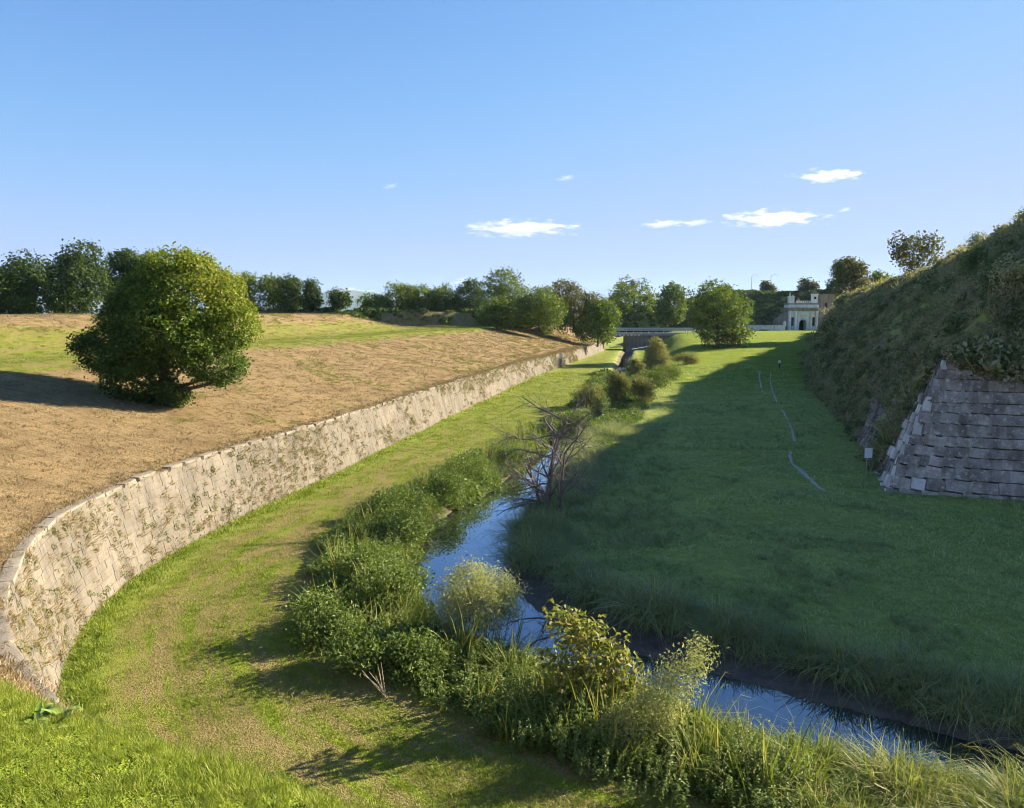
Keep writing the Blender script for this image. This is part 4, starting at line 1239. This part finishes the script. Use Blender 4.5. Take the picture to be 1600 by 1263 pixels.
UP = [(5.2, 61.5, 3.0, 2.4, 'leaf_mid', "drooping willow bush hanging over the narrow stream"),
      (7.4, 76.0, 3.2, 2.8, 'leaf_sage', "olive bush midway up the stream's sunny bank"),
      (11.0, 80.0, 1.9, 4.2, 'leaf_sage', "slim upright bush like a column on the narrow stream"),
      (13.8, 82.0, 3.0, 2.8, 'leaf_sage', "tangled brownish bush beside the slim upright bush"),
      (12.6, 93.0, 2.4, 3.4, 'leaf_sage', "greyish upright bush below the cone-shaped shrub"),
      (17.6, 97.0, 5.0, 2.2, 'leaf_mid', "wide low bush spreading on the far stream bank"),
      (18.0, 112.0, 2.0, 3.0, 'leaf_sage', "small upright bush standing just before the cone-shaped shrub"),
      (21.5, 106.0, 4.0, 2.0, 'leaf_mid', "light green low bush at the foot of the cone-shaped shrub"),
      (29.0, 128.0, 4.0, 1.8, 'leaf_sage', "dry brown low bush where the far lawn begins")]
for k, (x, y, w, h, mt, lab) in enumerate(UP):
    shrub("stream_bush", lab, x, y, w * 1.2, h, mt, 2300 + 10 * k, 360, 14, 0.2, 0.26, stems=7, n_lobes=10, shell=.35, group="bushes along the upper stream", z=ground_z(x, y) - .2)
r_ = np.random.default_rng(5)
shrub("cone_shrub", "tall cone-shaped olive shrub standing beyond the stream bushes", 23.3, 124, 5.6, 5.8, 'leaf_sage', 2400, 520, 14, 0.3, 0.24, z=0.0, stems=9,
      lobes=[(0, 0, 1.3, 2.5, 2.4, 1.3), (.1, 0, 2.6, 2.0, 2.0, 1.3), (0, 0, 3.9, 1.4, 1.4, 1.1), (-.1, 0, 5.0, .8, .8, .8)], tlo=.4, thi=.95)

# ---- dead tree over the water
def dead_tree():
    r_ = np.random.default_rng(31)
    root = thing("dead_tree", "bare dead willow with many spreading twigs leaning over the stream", "tree", (1.75, 36.0, ground_z(1.75, 36.0) - .1))
    tw = MB(); lb = MB()
    def grow(p, d, r, L, depth, mb):
        n = 5
        pts = [np.array(p)]; dd = np.array(d, float)
        for k in range(n):
            dd = dd + r_.normal(0, .13, 3) + np.array([0, 0, 0.02 if depth < 2 else -0.05])
            dd /= np.linalg.norm(dd)
            pts.append(pts[-1] + dd * L / n)
        mb.tube(pts, np.linspace(r, r * .45, n + 1), 6 if depth < 2 else 4)
        return pts, dd
    for (dx, dy, L, r) in ((-.03, 0, 4.9, .13), (.07, .1, 4.2, .12), (.14, -.1, 3.4, .1), (-.13, .05, 3.2, .09)):
        st = MB()
        p0 = np.array([dx * 2.0 + r_.normal(0, .08), dy * 2 + r_.normal(0, .1), -.1])
        pts, dd = grow(p0, (dx, dy, 1), r, L, 0, st)
        st.build("trunk", M['dead_bark'], root)
        for q in range(9):
            i = r_.integers(1, 6)
            az = r_.uniform(0, 6.28) if q % 2 else r_.choice([math.pi, 0]) + r_.normal(0, .6)
            el = r_.uniform(.0, 1.1)
            d1 = np.array([math.cos(az) * math.cos(el), math.sin(az) * math.cos(el) * .8, math.sin(el)])
            p1, d1b = grow(pts[i], d1, r * .42, r_.uniform(1.2, 2.5), 1, lb)
            for q2 in range(6):
                j = r_.integers(1, 6)
                d2 = d1b + r_.normal(0, .65, 3); d2 /= np.linalg.norm(d2)
                p2, d2b = grow(p1[j], d2, .016, r_.uniform(.6, 1.4), 2, tw)
                for q3 in range(3):
                    d3 = d2b + r_.normal(0, .6, 3); d3 /= np.linalg.norm(d3)
                    grow(p2[r_.integers(1, 6)], d3, .009, r_.uniform(.3, .9), 3, tw)
    for q in range(9):     # whips arching down over the water
        az = math.pi + r_.normal(0, .5); L = r_.uniform(1.2, 2.6); p = np.array([-.2, 0, r_.uniform(.3, 1.3)])
        pts = [p]; d = np.array([math.cos(az), math.sin(az) * .7, .35])
        for k in range(7):
            d = d + np.array([0, 0, -.12]) + r_.normal(0, .08, 3); d /= np.linalg.norm(d); pts.append(pts[-1] + d * L / 7)
        lb.tube(pts, np.linspace(.028, .008, 8), 4)
        for j in range(2, 8):
            for _ in range(2):
                e = pts[j] + (d + r_.normal(0, .7, 3)) * .3
                tw.tube([pts[j], (pts[j] + e) / 2 + r_.normal(0, .03, 3), e], [.01, .007, .004], 4)
    lo_ = lb.build("branches", M['dead_bark'], root); tw.build("twigs", M['dead_bark'], lo_)
dead_tree()

# dry sticks leaning at the thicket's edge
st_root = thing("dry_stick_bundle", "few pale dry sticks poking up at the edge of the bramble thicket", "sticks", (-3.1, 18.2, ground_z(-3.1, 18.2)))
for k in range(7):
    a = rng.uniform(-1, 1); mb = MB()
    b = np.array([rng.uniform(-.12, .12), rng.uniform(-.1, .1), -.05])
    tp = b + np.array([-.35 + .28 * a, rng.normal(0, .12), rng.uniform(.6, .95)])
    mb.tube([b, (b + tp) / 2 + rng.normal(0, .02, 3), tp], [.012, .01, .005], 5)
    mb.build("stick", M['dry_stick'], st_root)

# dock plant in the near grass
def broad_leaf(mb, p, az, L, W, rise, droop):
    n = 6; V = []; F = []
    d = np.array([math.cos(az), math.sin(az), 0]); sd = np.array([-math.sin(az), math.cos(az), 0])
    for k in range(n + 1):
        t = k / n
        c = p + d * L * t * .75 + np.array([0, 0, L * (rise * t - droop * t * t)])
        w = W * math.sin(math.pi * min(1, .08 + .9 * t)) ** .8
        V += [c - sd * w + np.array([0, 0, w * .35]), c, c + sd * w + np.array([0, 0, w * .35])]
    for k in range(n):
        b = k * 3
        F += [(b, b + 1, b + 4, b + 3), (b + 1, b + 2, b + 5, b + 4)]
    mb.add(V, F)
def broad_mat(name, c1, c2):
    m = simple(name, c1, c2, 9, 0.45, 0.3, 0.01, spec=.4)
    return m
M['dock'] = broad_mat('dock_leaf', (0.12, 0.19, 0.025), (0.22, 0.3, 0.05))
def dock(x, y, seed, label, size=1.0):
    r_ = np.random.default_rng(seed)
    ii_, uu_ = wall_u(np.array([[x, y]]))
    z = glacis_point(ii_, uu_)[0][0, 2]
    root = thing("dock_plant", label, "plant", (x, y, z))
    for k in range(22):
        mb = MB()
        broad_leaf(mb, np.array([r_.normal(0, .06), r_.normal(0, .06), 0.0]), k * 2.4 + r_.normal(0, .3), size * r_.uniform(.1, .21), size * r_.uniform(.018, .034), r_.uniform(.5, 1.2), r_.uniform(.3, .9))
        mb.build("leaf", M['dock'], root, smooth=True)
dock(-3.25, 5.05, 3, "broad-leaved dock plant in the near bright grass")
dock(-0.95, 3.75, 4, "small dock plant at the very bottom edge of the near grass", .6)

# ------------------------------------------------------------------ banks and buildings in the distance
def ridge(name, P, w, label=None, seed=0, mat='ground', dryv=0.2):
    """earth bank along the points (x,y,base z,top z) with half width w"""
    P = np.asarray(P, float)
    D, _ = resample(P, 2.0)
    T = np.gradient(D[:, :2], axis=0); T /= np.linalg.norm(T, axis=1)[:, None]
    Nn = np.stack([-T[:, 1], T[:, 0]], 1)
    prof = [(-1.0, -.05), (-.85, .1), (-.6, .55), (-.38, .93), (-.2, 1.0), (.2, 1.0), (.4, .9), (.7, .4), (1.0, -.05)]
    V = []
    for (o_, f_) in prof:
        xy = D[:, :2] + Nn * (w * o_)
        z = D[:, 2] + (D[:, 3] - D[:, 2]) * f_ + 0.5 * fbm(xy[:, 0] * .2, xy[:, 1] * .2, seed) * (f_ > 0)
        V.append(np.column_stack([xy, z]))
    V = np.stack(V, 1).reshape(-1, 3); k = len(prof)
    ii = (np.arange(len(D) - 1)[:, None] * k + np.arange(k - 1)[None, :]).ravel()
    zz = np.zeros(len(V))
    me = mesh_np(name, V, np.column_stack([ii, ii + k, ii + 1 + k, ii + 1]), M[mat], {"lush": zz + .4, "hay": zz, "dry": zz + dryv, "mud": zz, "tu": V}, True)
    o = tag(obj(name, me), kind="structure")
    return o, V
_, V1 = ridge("earth_bank", [(-60, 152, 5.5, 9.4), (-48, 152, 5.5, 10.0), (-34, 150, 5.5, 9.6), (-25, 148, 5.5, 6.2)], 6, seed=3, dryv=.75)
_, V2 = ridge("earth_bank", [(-42, 178, 5.5, 9.4), (-30, 179, 5.5, 10.0), (-10, 180, 5.5, 9.8), (0, 180, 5.5, 9.6), (8, 182, 5, 8)], 5.0, seed=4, dryv=.6)
_, V3 = ridge("earth_bank", [(28, 246, 3, 10), (36, 244, 3, 11.2), (44, 243, 3, 10.8), (52, 246, 3, 8)], 9, seed=5, dryv=-.3)
_, V4 = ridge("earth_bank", [(58, 262, 3, 13), (68, 262, 3, 16.0), (80, 262, 3, 16.6), (90, 262, 3, 16), (110, 262, 3, 17), (140, 255, 3, 18)], 13, seed=6, dryv=-.1)
r_ = np.random.default_rng(61)
PP = []
for Vx, nn in ((V1, 120), (V2, 160), (V3, 500), (V4, 2600)):
    G = Vx.reshape(-1, 9, 3); ia = r_.integers(0, len(G) - 1, nn); ib = r_.integers(0, 6, nn); fa_ = r_.random(nn)[:, None]; fb_ = r_.random(nn)[:, None]
    PP.append((G[ia, ib] * (1 - fb_) + G[ia, ib + 1] * fb_) * (1 - fa_) + (G[ia + 1, ib] * (1 - fb_) + G[ia + 1, ib + 1] * fb_) * fa_)
PP = np.vstack(PP)
scatter("distant_scrub", "scrub on the distant earth banks", PP, r_.uniform(.9, 2.2, len(PP)), source_group("far_scrub", [clump_mesh("c", 60, 0.7, 0.4, M['leaf_dark'], 170 + k) for k in range(2)] + [clump_mesh('c', 60, 0.7, 0.4, M['leaf_mid'], 175)]), tilt=.2, seed=20)
# trees on the bank behind the gate
for k, (x, y, z, w, h, mt, lab) in enumerate([(100, 262, 15, 6, 6, 'leaf_olive', "small brownish tree on the bank above the gate"), (108, 258, 14, 8, 7, 'leaf_dark', "dark tree on the bank just past the gate's turret"),
                                          (72, 262, 14.5, 6, 4, 'leaf_mid', "light bush on the bank above the arched bridge"), (88, 268, 15, 5, 5, 'leaf_olive', "thin bare-topped tree on the bank under the lamp posts")]):
    tree("bank_tree", lab, "tree", x, y, z, w, h, mt, 2700 + 10 * k, z0=.1, n_clump=200, per=12, leaf=.7, clump=.55, trunk_r=.12, n_lobes=6)

# ---- monumental gate
def gate():
    g = thing("city_gate", "white stone monumental gate with columns, dark archway and rooftop turrets", "gate", (90.4, 240, 3.6), -0.12)
    W, Hh, D = 9.0, 8.6, 6.0
    aw, ah = 1.1, 2.9
    # facade pierced by the archway
    mb = MB()
    mb.box((-(W / 2 + aw) / 2 + 0.0, D / 2, Hh / 2), (W / 2 - aw, D, Hh))
    mb.box(((W / 2 + aw) / 2, D / 2, Hh / 2), (W / 2 - aw, D, Hh))
    n = 12
    for k in range(n):
        a0, a1 = math.pi * k / n, math.pi * (k + 1) / n
        x0, x1 = math.cos(a0) * aw, math.cos(a1) * aw
        z0, z1 = ah + math.sin(a0) * aw, ah + math.sin(a1) * aw
        mb.prism([(x0, z0), (x0, Hh), (x1, Hh), (x1, z1)], 0.002, D)
    mb.build("facade", M['gate_stone'], g)
    MB().box((0, 3.4, 2.2), (2.3, .1, 4.4)).build("archway_shade", M['dark'], g)  # dark panel standing in for the shade inside the archway
    mb = MB()
    for k in range(9):
        a0, a1 = math.pi * k / 9 + .02, math.pi * (k + 1) / 9 - .02
        mb.prism([(math.cos(a0) * (aw + .02), ah + math.sin(a0) * (aw + .02)), (math.cos(a0) * (aw + .5), ah + math.sin(a0) * (aw + .5)), (math.cos(a1) * (aw + .5), ah + math.sin(a1) * (aw + .5)), (math.cos(a1) * (aw + .02), ah + math.sin(a1) * (aw + .02))], -.12, .1)
    mb.build("arch_ring", M['gate_stone'], g)
    for x in (-4.0, -2.3, 2.3, 4.0):
        c = MB(); c.box((x, -.3, .35), (.95, .8, .7)); c.tube([(x, -.32, .7), (x, -.32, 2.6), (x, -.32, 6.2)], [.38, .39, .31], 12); c.box((x, -.3, 6.4), (.9, .75, .4))
        c.build("column", M['gate_stone'], g)
    for x in (-3.15, 3.15):
        MB().box((x, -.03, 3.4), (.7, .1, 2.6)).build("niche", M['dark'], g)  # flat dark plates painting the niches' shade on the facade
    MB().box((0, -.06, 5.2), (2.0, .3, 1.0)).build("carved_panel", M['gate_stone'], g)
    e = MB(); e.box((0, D / 2 - .25, 6.95), (W + .5, D + .4, .7)); e.box((0, D / 2 - .35, 7.5), (W + 1.1, D + .9, .35)); e.box((0, D / 2, 8.85), (W + .1, D - .2, .5))
    e.build("entablature", M['gate_brick'], g)
    for k in range(7):
        MB().box((-1.9 + k * .63, .4, 9.45), (.4, .35, .75)).build("parapet_block", M['gate_stone'], g)
    for x, h in ((-3.6, 1.9), (3.4, 2.6)):
        t = MB(); t.box((x, 1.0, 9.1 + h / 2), (1.7, 1.7, h)); t.box((x, 1.0, 9.1 + h + .1), (2.0, 2.0, .2))
        o = t.build("turret", M['gate_stone'], g)
        if x > 0:
            MB().prism([(x - 1.15, 9.3 + h), (x + 1.15, 9.3 + h), (x, 10.4 + h)], -.1, 2.1).build("turret_roof", M['gate_brick'], o)
            MB().box((x, .14, 9.1 + h * .6), (.6, .1, .8)).build("turret_window", M['dark'], o)
        else:
            f = MB(); f.cyl((x - .4, 1, 9.3 + h), .22, .7, 8, .12); f.cyl((x - .4, 1, 10.0 + h), .14, .9, 8, .02); f.cyl((x + .5, 1, 9.3 + h), .2, .5, 8, .03)
            f.build("finial", M['gate_stone'], o)
    MB().prism([(-2.3, 9.1), (.0, 9.1), (-1.4, 10.7)], 1.2, 1.5).build("pediment", M['gate_brick'], g)
    r = MB(); r.prism([(W / 2, 0), (W / 2 + 4.2, 0), (W / 2 + 4.2, 4.5), (W / 2 + 1.6, 7.2), (W / 2, 8.2)], 0.6, 5.0); r.build("side_wall", M['gate_brick'], g)
    l = MB(); l.prism([(-W / 2, 0), (-W / 2 - 3.6, 0), (-W / 2 - 3.6, 3.6), (-W / 2, 6.6)], 0.8, 5.0); l.build("side_wall", M['gate_brick'], g)
gate()
hw_ = thing("brick_tower_house", "brown masonry block beside the gate turret", "building", (103.0, 250, 3.5))
MB().box((0, 0, 5.9), (9.5, 5, 11.8)).build("wall", M['gate_brick'], hw_)
MB().box((0, 0, 11.95), (10, 5.6, .3)).build("cornice", M['gate_brick'], hw_)
for x in (-2.6, 0.6):
    MB().box((x, -2.52, 8.6), (.8, .1, 1.3)).build("window", M['dark'], hw_)

# ---- low arched stone bridge beside the gate
ab = thing("arch_bridge", "low grey stone bridge with a wide arch beside the gate", "bridge", (76.5, 236, 3.1))
mb = MB(); n = 14; aw = 2.7
mb.box((-4.6, 0, 1.2), (3.8, 3, 2.4)); mb.box((4.6, 0, 1.2), (3.8, 3, 2.4))
for k in range(n):
    a0, a1 = math.pi * k / n, math.pi * (k + 1) / n
    mb.prism([(math.cos(a0) * aw, math.sin(a0) * 1.6), (math.cos(a0) * aw, 2.4), (math.cos(a1) * aw, 2.4), (math.cos(a1) * aw, math.sin(a1) * 1.6)], -1.497, 1.497)
mb.build("spandrel_wall", M['gate_stone'], ab)
mb = MB()
for k in range(n):
    a0, a1 = math.pi * k / n + .015, math.pi * (k + 1) / n - .015
    mb.prism([(math.cos(a0) * aw, math.sin(a0) * 1.6), (math.cos(a0) * (aw + .4), math.sin(a0) * 2.0), (math.cos(a1) * (aw + .4), math.sin(a1) * 2.0), (math.cos(a1) * aw, math.sin(a1) * 1.6)], -1.62, -1.45)
mb.build("arch_ring", M['pale_stone'], ab)
MB().box((0, 0, 2.62), (13.4, 3.3, .4)).build("coping", M['gate_stone'], ab)
MB().box((6.4, -1.2, 3.2), (.8, .8, 1.0)).cyl((6.4, -1.2, 3.7), .35, .45, 10, .2).build("end_post", M['pale_stone'], ab)

# ---- road bridge with metal guard rail over the stream
M['asphalt'] = simple('asphalt', (0.045, 0.045, 0.047), (0.07, 0.07, 0.07), 3)
M['concrete'] = simple('concrete', (0.3, 0.29, 0.27), (0.42, 0.4, 0.37), 1.5)
rb = thing("road_bridge", "low road bridge with a grey metal guard rail across the stream", "bridge", (37.0, 204, 4.3))
MB().box((0, 2.5, -.15), (30, 6, .4)).build("deck", M['asphalt'], rb)
MB().box((0, -.62, -.28), (29.9, .26, .62)).build("edge_beam", M['concrete'], rb)
MB().box((1.2, 2.4, -2.6), (16, 5.4, 4.5)).build("abutment", M['gate_brick'], rb)
MB().box((-14.2, 2.4, -2.6), (3, 5.4, 4.5)).build("abutment", M['gate_brick'], rb)
for z in (0.85, 1.3):
    q = MB(); q.prism([(-15, z - .17), (15, z - .17), (15, z + .17), (-15, z + .17)], -.56, -.46); q.build("rail", M['metal'], rb)
for k in range(16):
    MB().box((-14.6 + k * 1.95, -.38, .7), (.12, .12, 1.5)).build("rail_post", M['metal'], rb)
for k in range(9):
    MB().box((-11.5 + k * 1.0, -.9, -.5), (.5, .35, .5)).build("corbel", M['pale_stone'], rb)
for k in range(8):
    MB().box((14.6, -.6, .9), (.18, .18, 1.9)).build("end_post", M['dark'], rb) if k == 0 else None
pl = tag(MB().box((0, 0, 0), (5.2, .5, .12), 0.0).build("plank", M['white_paint'], None, (30.3, 178, 1.7)), "pale plank lying across the stream before the road bridge", "plank")
pl.rotation_euler = (0, -0.16, 0.1)
# low fence posts on the far bank
for k, x in enumerate((40.5, 42.4, 44.0, 45.2, 46.2, 46.9)):
    y = 186 + k * .3
    p = tag(MB().box((0, 0, .45), (.14, .14, 1.3)).box((0, 0, 1.14), (.18, .18, .08)).build("fence_post", M['pale_stone'], None, (x, y, ground_z(x, y))), "short pale fence post on the far bank below the rail, %s from the cone-shaped shrub" % ("first", "second", "third", "fourth", "fifth", "sixth")[k], "post", "fence posts on the far bank")

# ---- lamp posts beyond the bank
for k, (x, lab) in enumerate(((86.4, "thin tall lamp post, the one farther from the gate, above the bank"), (93.3, "thin tall lamp post with an arm, the one nearer the gate"))):
    lp = thing("lamp_post", lab, "lamp post", (x, 280, 6.0), group="lamp posts beyond the bank")
    MB().tube([(0, 0, 0), (0, 0, 8), (0, 0, 17.0)], [.18, .14, .1], 8).build("pole", M['metal'], lp)
    MB().tube([(0, 0, 16.9), (.6, 0, 17.3), (1.5, 0, 17.3)], [.07, .06, .05], 6).build("arm", M['metal'], lp)
    MB().box((1.75, 0, 17.27), (.9, .35, .16), 0, .8).build("lamp_head", M['metal'], lp)

# ---- sign on a post at the foot of the bastion, white marker on the lawn
sg = thing("notice_sign", "small white notice board on a thin post at the bastion's foot", "sign", (20.0, 42.6, 0.25), 0.0)
MB().tube([(0, 0, -.2), (-.02, 0, .6), (.0, 0, 1.25)], [.025, .025, .025], 7).build("post", M['metal'], sg)
o = MB().box((0.05, -.035, 1.45), (.42, .02, .56), 0).build("board", M['white_paint'], sg)
MB().box((0.05, -.02, 1.45), (.44, .012, .58), 0).build("backing", M['metal'], sg)
wp = thing("marker_post", "short white-topped marker post on the sunlit lawn before the path", "post", (42.0, 120.5, ground_z(42.0, 120.5)))
MB().box((0, 0, .35), (.16, .16, .9)).build("stake", M['bark'], wp)
MB().tube([(0, 0, .78), (0, 0, .9), (0, 0, 1.15), (0, 0, 1.25)], [.17, .2, .19, .07], 10).build("cap", M['white_paint'], wp)

# ---- worn pale track across the shaded meadow
M['gravel'] = simple('pale_gravel', (0.3, 0.27, 0.23), (0.46, 0.41, 0.36), 4, .7, .6, .03)
def track(P, w, name, seed, gap):
    r_ = np.random.default_rng(seed)
    D, S_ = resample(np.array(P, float), .3)
    T = np.gradient(D, axis=0); T /= np.linalg.norm(T, axis=1)[:, None]
    Nn = np.stack([-T[:, 1], T[:, 0]], 1)
    wl_ = w * (0.5 + 0.6 * vnoise(S_ * .45, S_ * 0 + seed, seed) + 1.1 * vnoise(S_ * 1.9, S_ * 0 + seed, seed + 9) ** 2); wr_ = w * (0.5 + 0.6 * vnoise(S_ * .4, S_ * 0 + 7, seed + 1) + 1.1 * vnoise(S_ * 2.1, S_ * 0 + 5, seed + 8) ** 2)
    on = vnoise(S_ * .35, S_ * 0 + 3, seed + 2) > gap
    A = D + Nn * wl_[:, None]; B = D - Nn * wr_[:, None]
    k = len(D)
    XY = np.vstack([A, D, B]); z = moat_z(XY) + np.concatenate([np.full(k, .015), np.full(k, .05), np.full(k, .015)])
    i0 = np.arange(k - 1); i0 = i0[on[:-1] & on[1:]]
    F = np.vstack([np.column_stack([i0, i0 + k, i0 + k + 1, i0 + 1]), np.column_stack([i0 + k, i0 + 2 * k, i0 + 2 * k + 1, i0 + k + 1])])
    return np.column_stack([XY, z]), F
Vs = []; Fs = []; n0 = 0
for P, w, sd_, gp in TRACKS:
    v, f = track(P, w, "path", sd_, gp); Vs.append(v); Fs.append(f + n0); n0 += len(v)
tag(obj("path", mesh_np("path", np.vstack(Vs), np.vstack(Fs), M['gravel'])), kind="structure")

# ------------------------------------------------------------------ mountains, haze, clouds
M['mountain'] = simple('mountain_slopes', (0.05, 0.07, 0.04), (0.14, 0.13, 0.11), 0.002, .95, .3, 5)
X = np.linspace(-5200, 5200, 180); Yr = np.linspace(0, 1, 12)
hgt = 60 + 150 * np.exp(-((X + 1420) / 420) ** 2) + 60 * np.exp(-((X + 900) / 260) ** 2) + 110 * np.exp(-((X - 1050) / 700) ** 2) + 80 * np.exp(-((X + 3800) / 800) ** 2) + 70 * np.exp(-((X - 3400) / 900) ** 2)
hgt = hgt + 45 * fbm(X * .004, X * 0, 51, 5) + 16 * fbm(X * .02, X * 0, 52, 3)
V = []
for f in Yr:
    prof = math.sin(f * math.pi / 2) ** 1.2
    yy = 6000 + 700 * f + 160 * fbm(X * .003, X * 0 + f * 3, 53)
    V.append(np.column_stack([X, yy, 3 + hgt * prof * (1 + .25 * fbm(X * .012, X * 0 + f * 5, 54))]))
V = np.stack(V, 1).reshape(-1, 3); k = len(Yr)
ii = (np.arange(len(X) - 1)[:, None] * k + np.arange(k - 1)[None, :]).ravel()
tag(obj("mountains", mesh_np("mountains", V, np.column_stack([ii, ii + k, ii + k + 1, ii + 1]), M['mountain'], smooth=True)), kind="structure")

m, nt, N, L, out = new_mat('haze_air')
pv = N.new("ShaderNodeVolumePrincipled")
pv.inputs["Color"].default_value = (0.5, 0.72, 1.0, 1)
pv.inputs["Density"].default_value = 0.00006
pv.inputs["Anisotropy"].default_value = 0.2
L.new(pv.outputs[0], out.inputs["Volume"])
mb = MB(); mb.box((0, 3200, 126), (12500, 7400, 262))
o = mb.build("haze", m); tag(o, "pale blue haze of the evening air", None, kind="stuff")

def cloud_mat(seed):
    m, nt, N, L, out = new_mat('cloud_vapour')
    tc = N.new("ShaderNodeTexCoord")
    mp = N.new("ShaderNodeMapping"); mp.inputs["Location"].default_value = (seed * 3.1, seed * 1.7, seed)
    L.new(tc.outputs["Object"], mp.inputs["Vector"])
    nz = N.new("ShaderNodeTexNoise"); nz.inputs["Scale"].default_value = 0.012; nz.inputs["Detail"].default_value = 4; nz.inputs["Roughness"].default_value = .6
    sp = N.new("ShaderNodeMapping"); sp.inputs["Scale"].default_value = (0.45, 0.45, 1.9)
    L.new(mp.outputs[0], sp.inputs["Vector"]); L.new(sp.outputs[0], nz.inputs["Vector"])
    at_ = N.new("ShaderNodeVectorMath"); at_.operation = 'LENGTH'
    dv = N.new("ShaderNodeVectorMath"); dv.operation = 'MULTIPLY'
    return m, nt, N, L, out, tc, nz, at_, dv
def cloud(label, x, y, z, rx, rz, seed, dens=0.006):
    m, nt, N, L, out, tc, nz, ln, dv = cloud_mat(seed)
    ry = rx * .45
    dv.inputs[1].default_value = (1 / rx, 1 / ry, 1 / rz)
    L.new(tc.outputs["Object"], dv.inputs[0]); L.new(dv.outputs[0], ln.inputs[0])
    f = mathn(nt, 'SUBTRACT', mathn(nt, 'ADD', mathn(nt, 'MULTIPLY', nz.outputs["Fac"], 2.2), -0.55), ln.outputs["Value"])
    d = mathn(nt, 'MULTIPLY', ramp(nt, f, [(0.0, (0, 0, 0)), (0.55, (1, 1, 1))]), dens)
    pv = N.new("ShaderNodeVolumePrincipled"); pv.inputs["Color"].default_value = (1, 1, 1, 1); pv.inputs["Anisotropy"].default_value = 0.3
    L.new(d, pv.inputs["Density"]); L.new(pv.outputs[0], out.inputs["Volume"])
    nu_, nv_ = 20, 10; V = []; F = []
    for j in range(nv_ + 1):
        for i in range(nu_):
            a = 2 * math.pi * i / nu_; b = math.pi * j / nv_
            V.append((math.cos(a) * math.sin(b) * rx, math.sin(a) * math.sin(b) * ry, math.cos(b) * rz))
    for j in range(nv_):
        for i in range(nu_):
            F.append((j * nu_ + i, (j + 1) * nu_ + i, (j + 1) * nu_ + (i + 1) % nu_, j * nu_ + (i + 1) % nu_))
    tag(obj("cloud", mesh_np("cloud", np.array(V), np.array(F), m), None, (x, y, z)), label, "cloud", "small clouds low in the sky")
CY = 8200
def cpos(px, py):
    return (px - 800) / 1200 * CY, CY, CAM_H + (490 - py) / 1200 * CY * 1.015
for k, (px_c, py_c, w_, h_, lab) in enumerate([(1280, 284, 124, 22, "lens-shaped white cloud highest above the rampart"), (1200, 347, 175, 30, "longest bright cloud with puffs above the gate"), (1085, 353, 60, 12, "thin tail of cloud trailing the longest bright cloud"),
                                         (1033, 355, 88, 14, "flat small cloud left of the longest bright cloud"), (1310, 334, 32, 9, "tiny oval cloud beside the longest bright cloud's tip"), (812, 362, 200, 30, "wide greyish flat cloud low over the moat"),
                                         (884, 288, 46, 10, "tiny wisp of cloud high above the moat"), (618, 300, 42, 9, "faint wisp of cloud over the dry bank"), (545, 456, 80, 16, "low cloud lying on the blue mountain"), (725, 440, 46, 14, "small low cloud over the hedgerow trees")]):
    x, y, z = cpos(px_c, py_c)
    cloud(lab, x, y, z, w_ / 2400 * CY * 1.25, h_ / 2400 * CY * 1.3, k + 1)
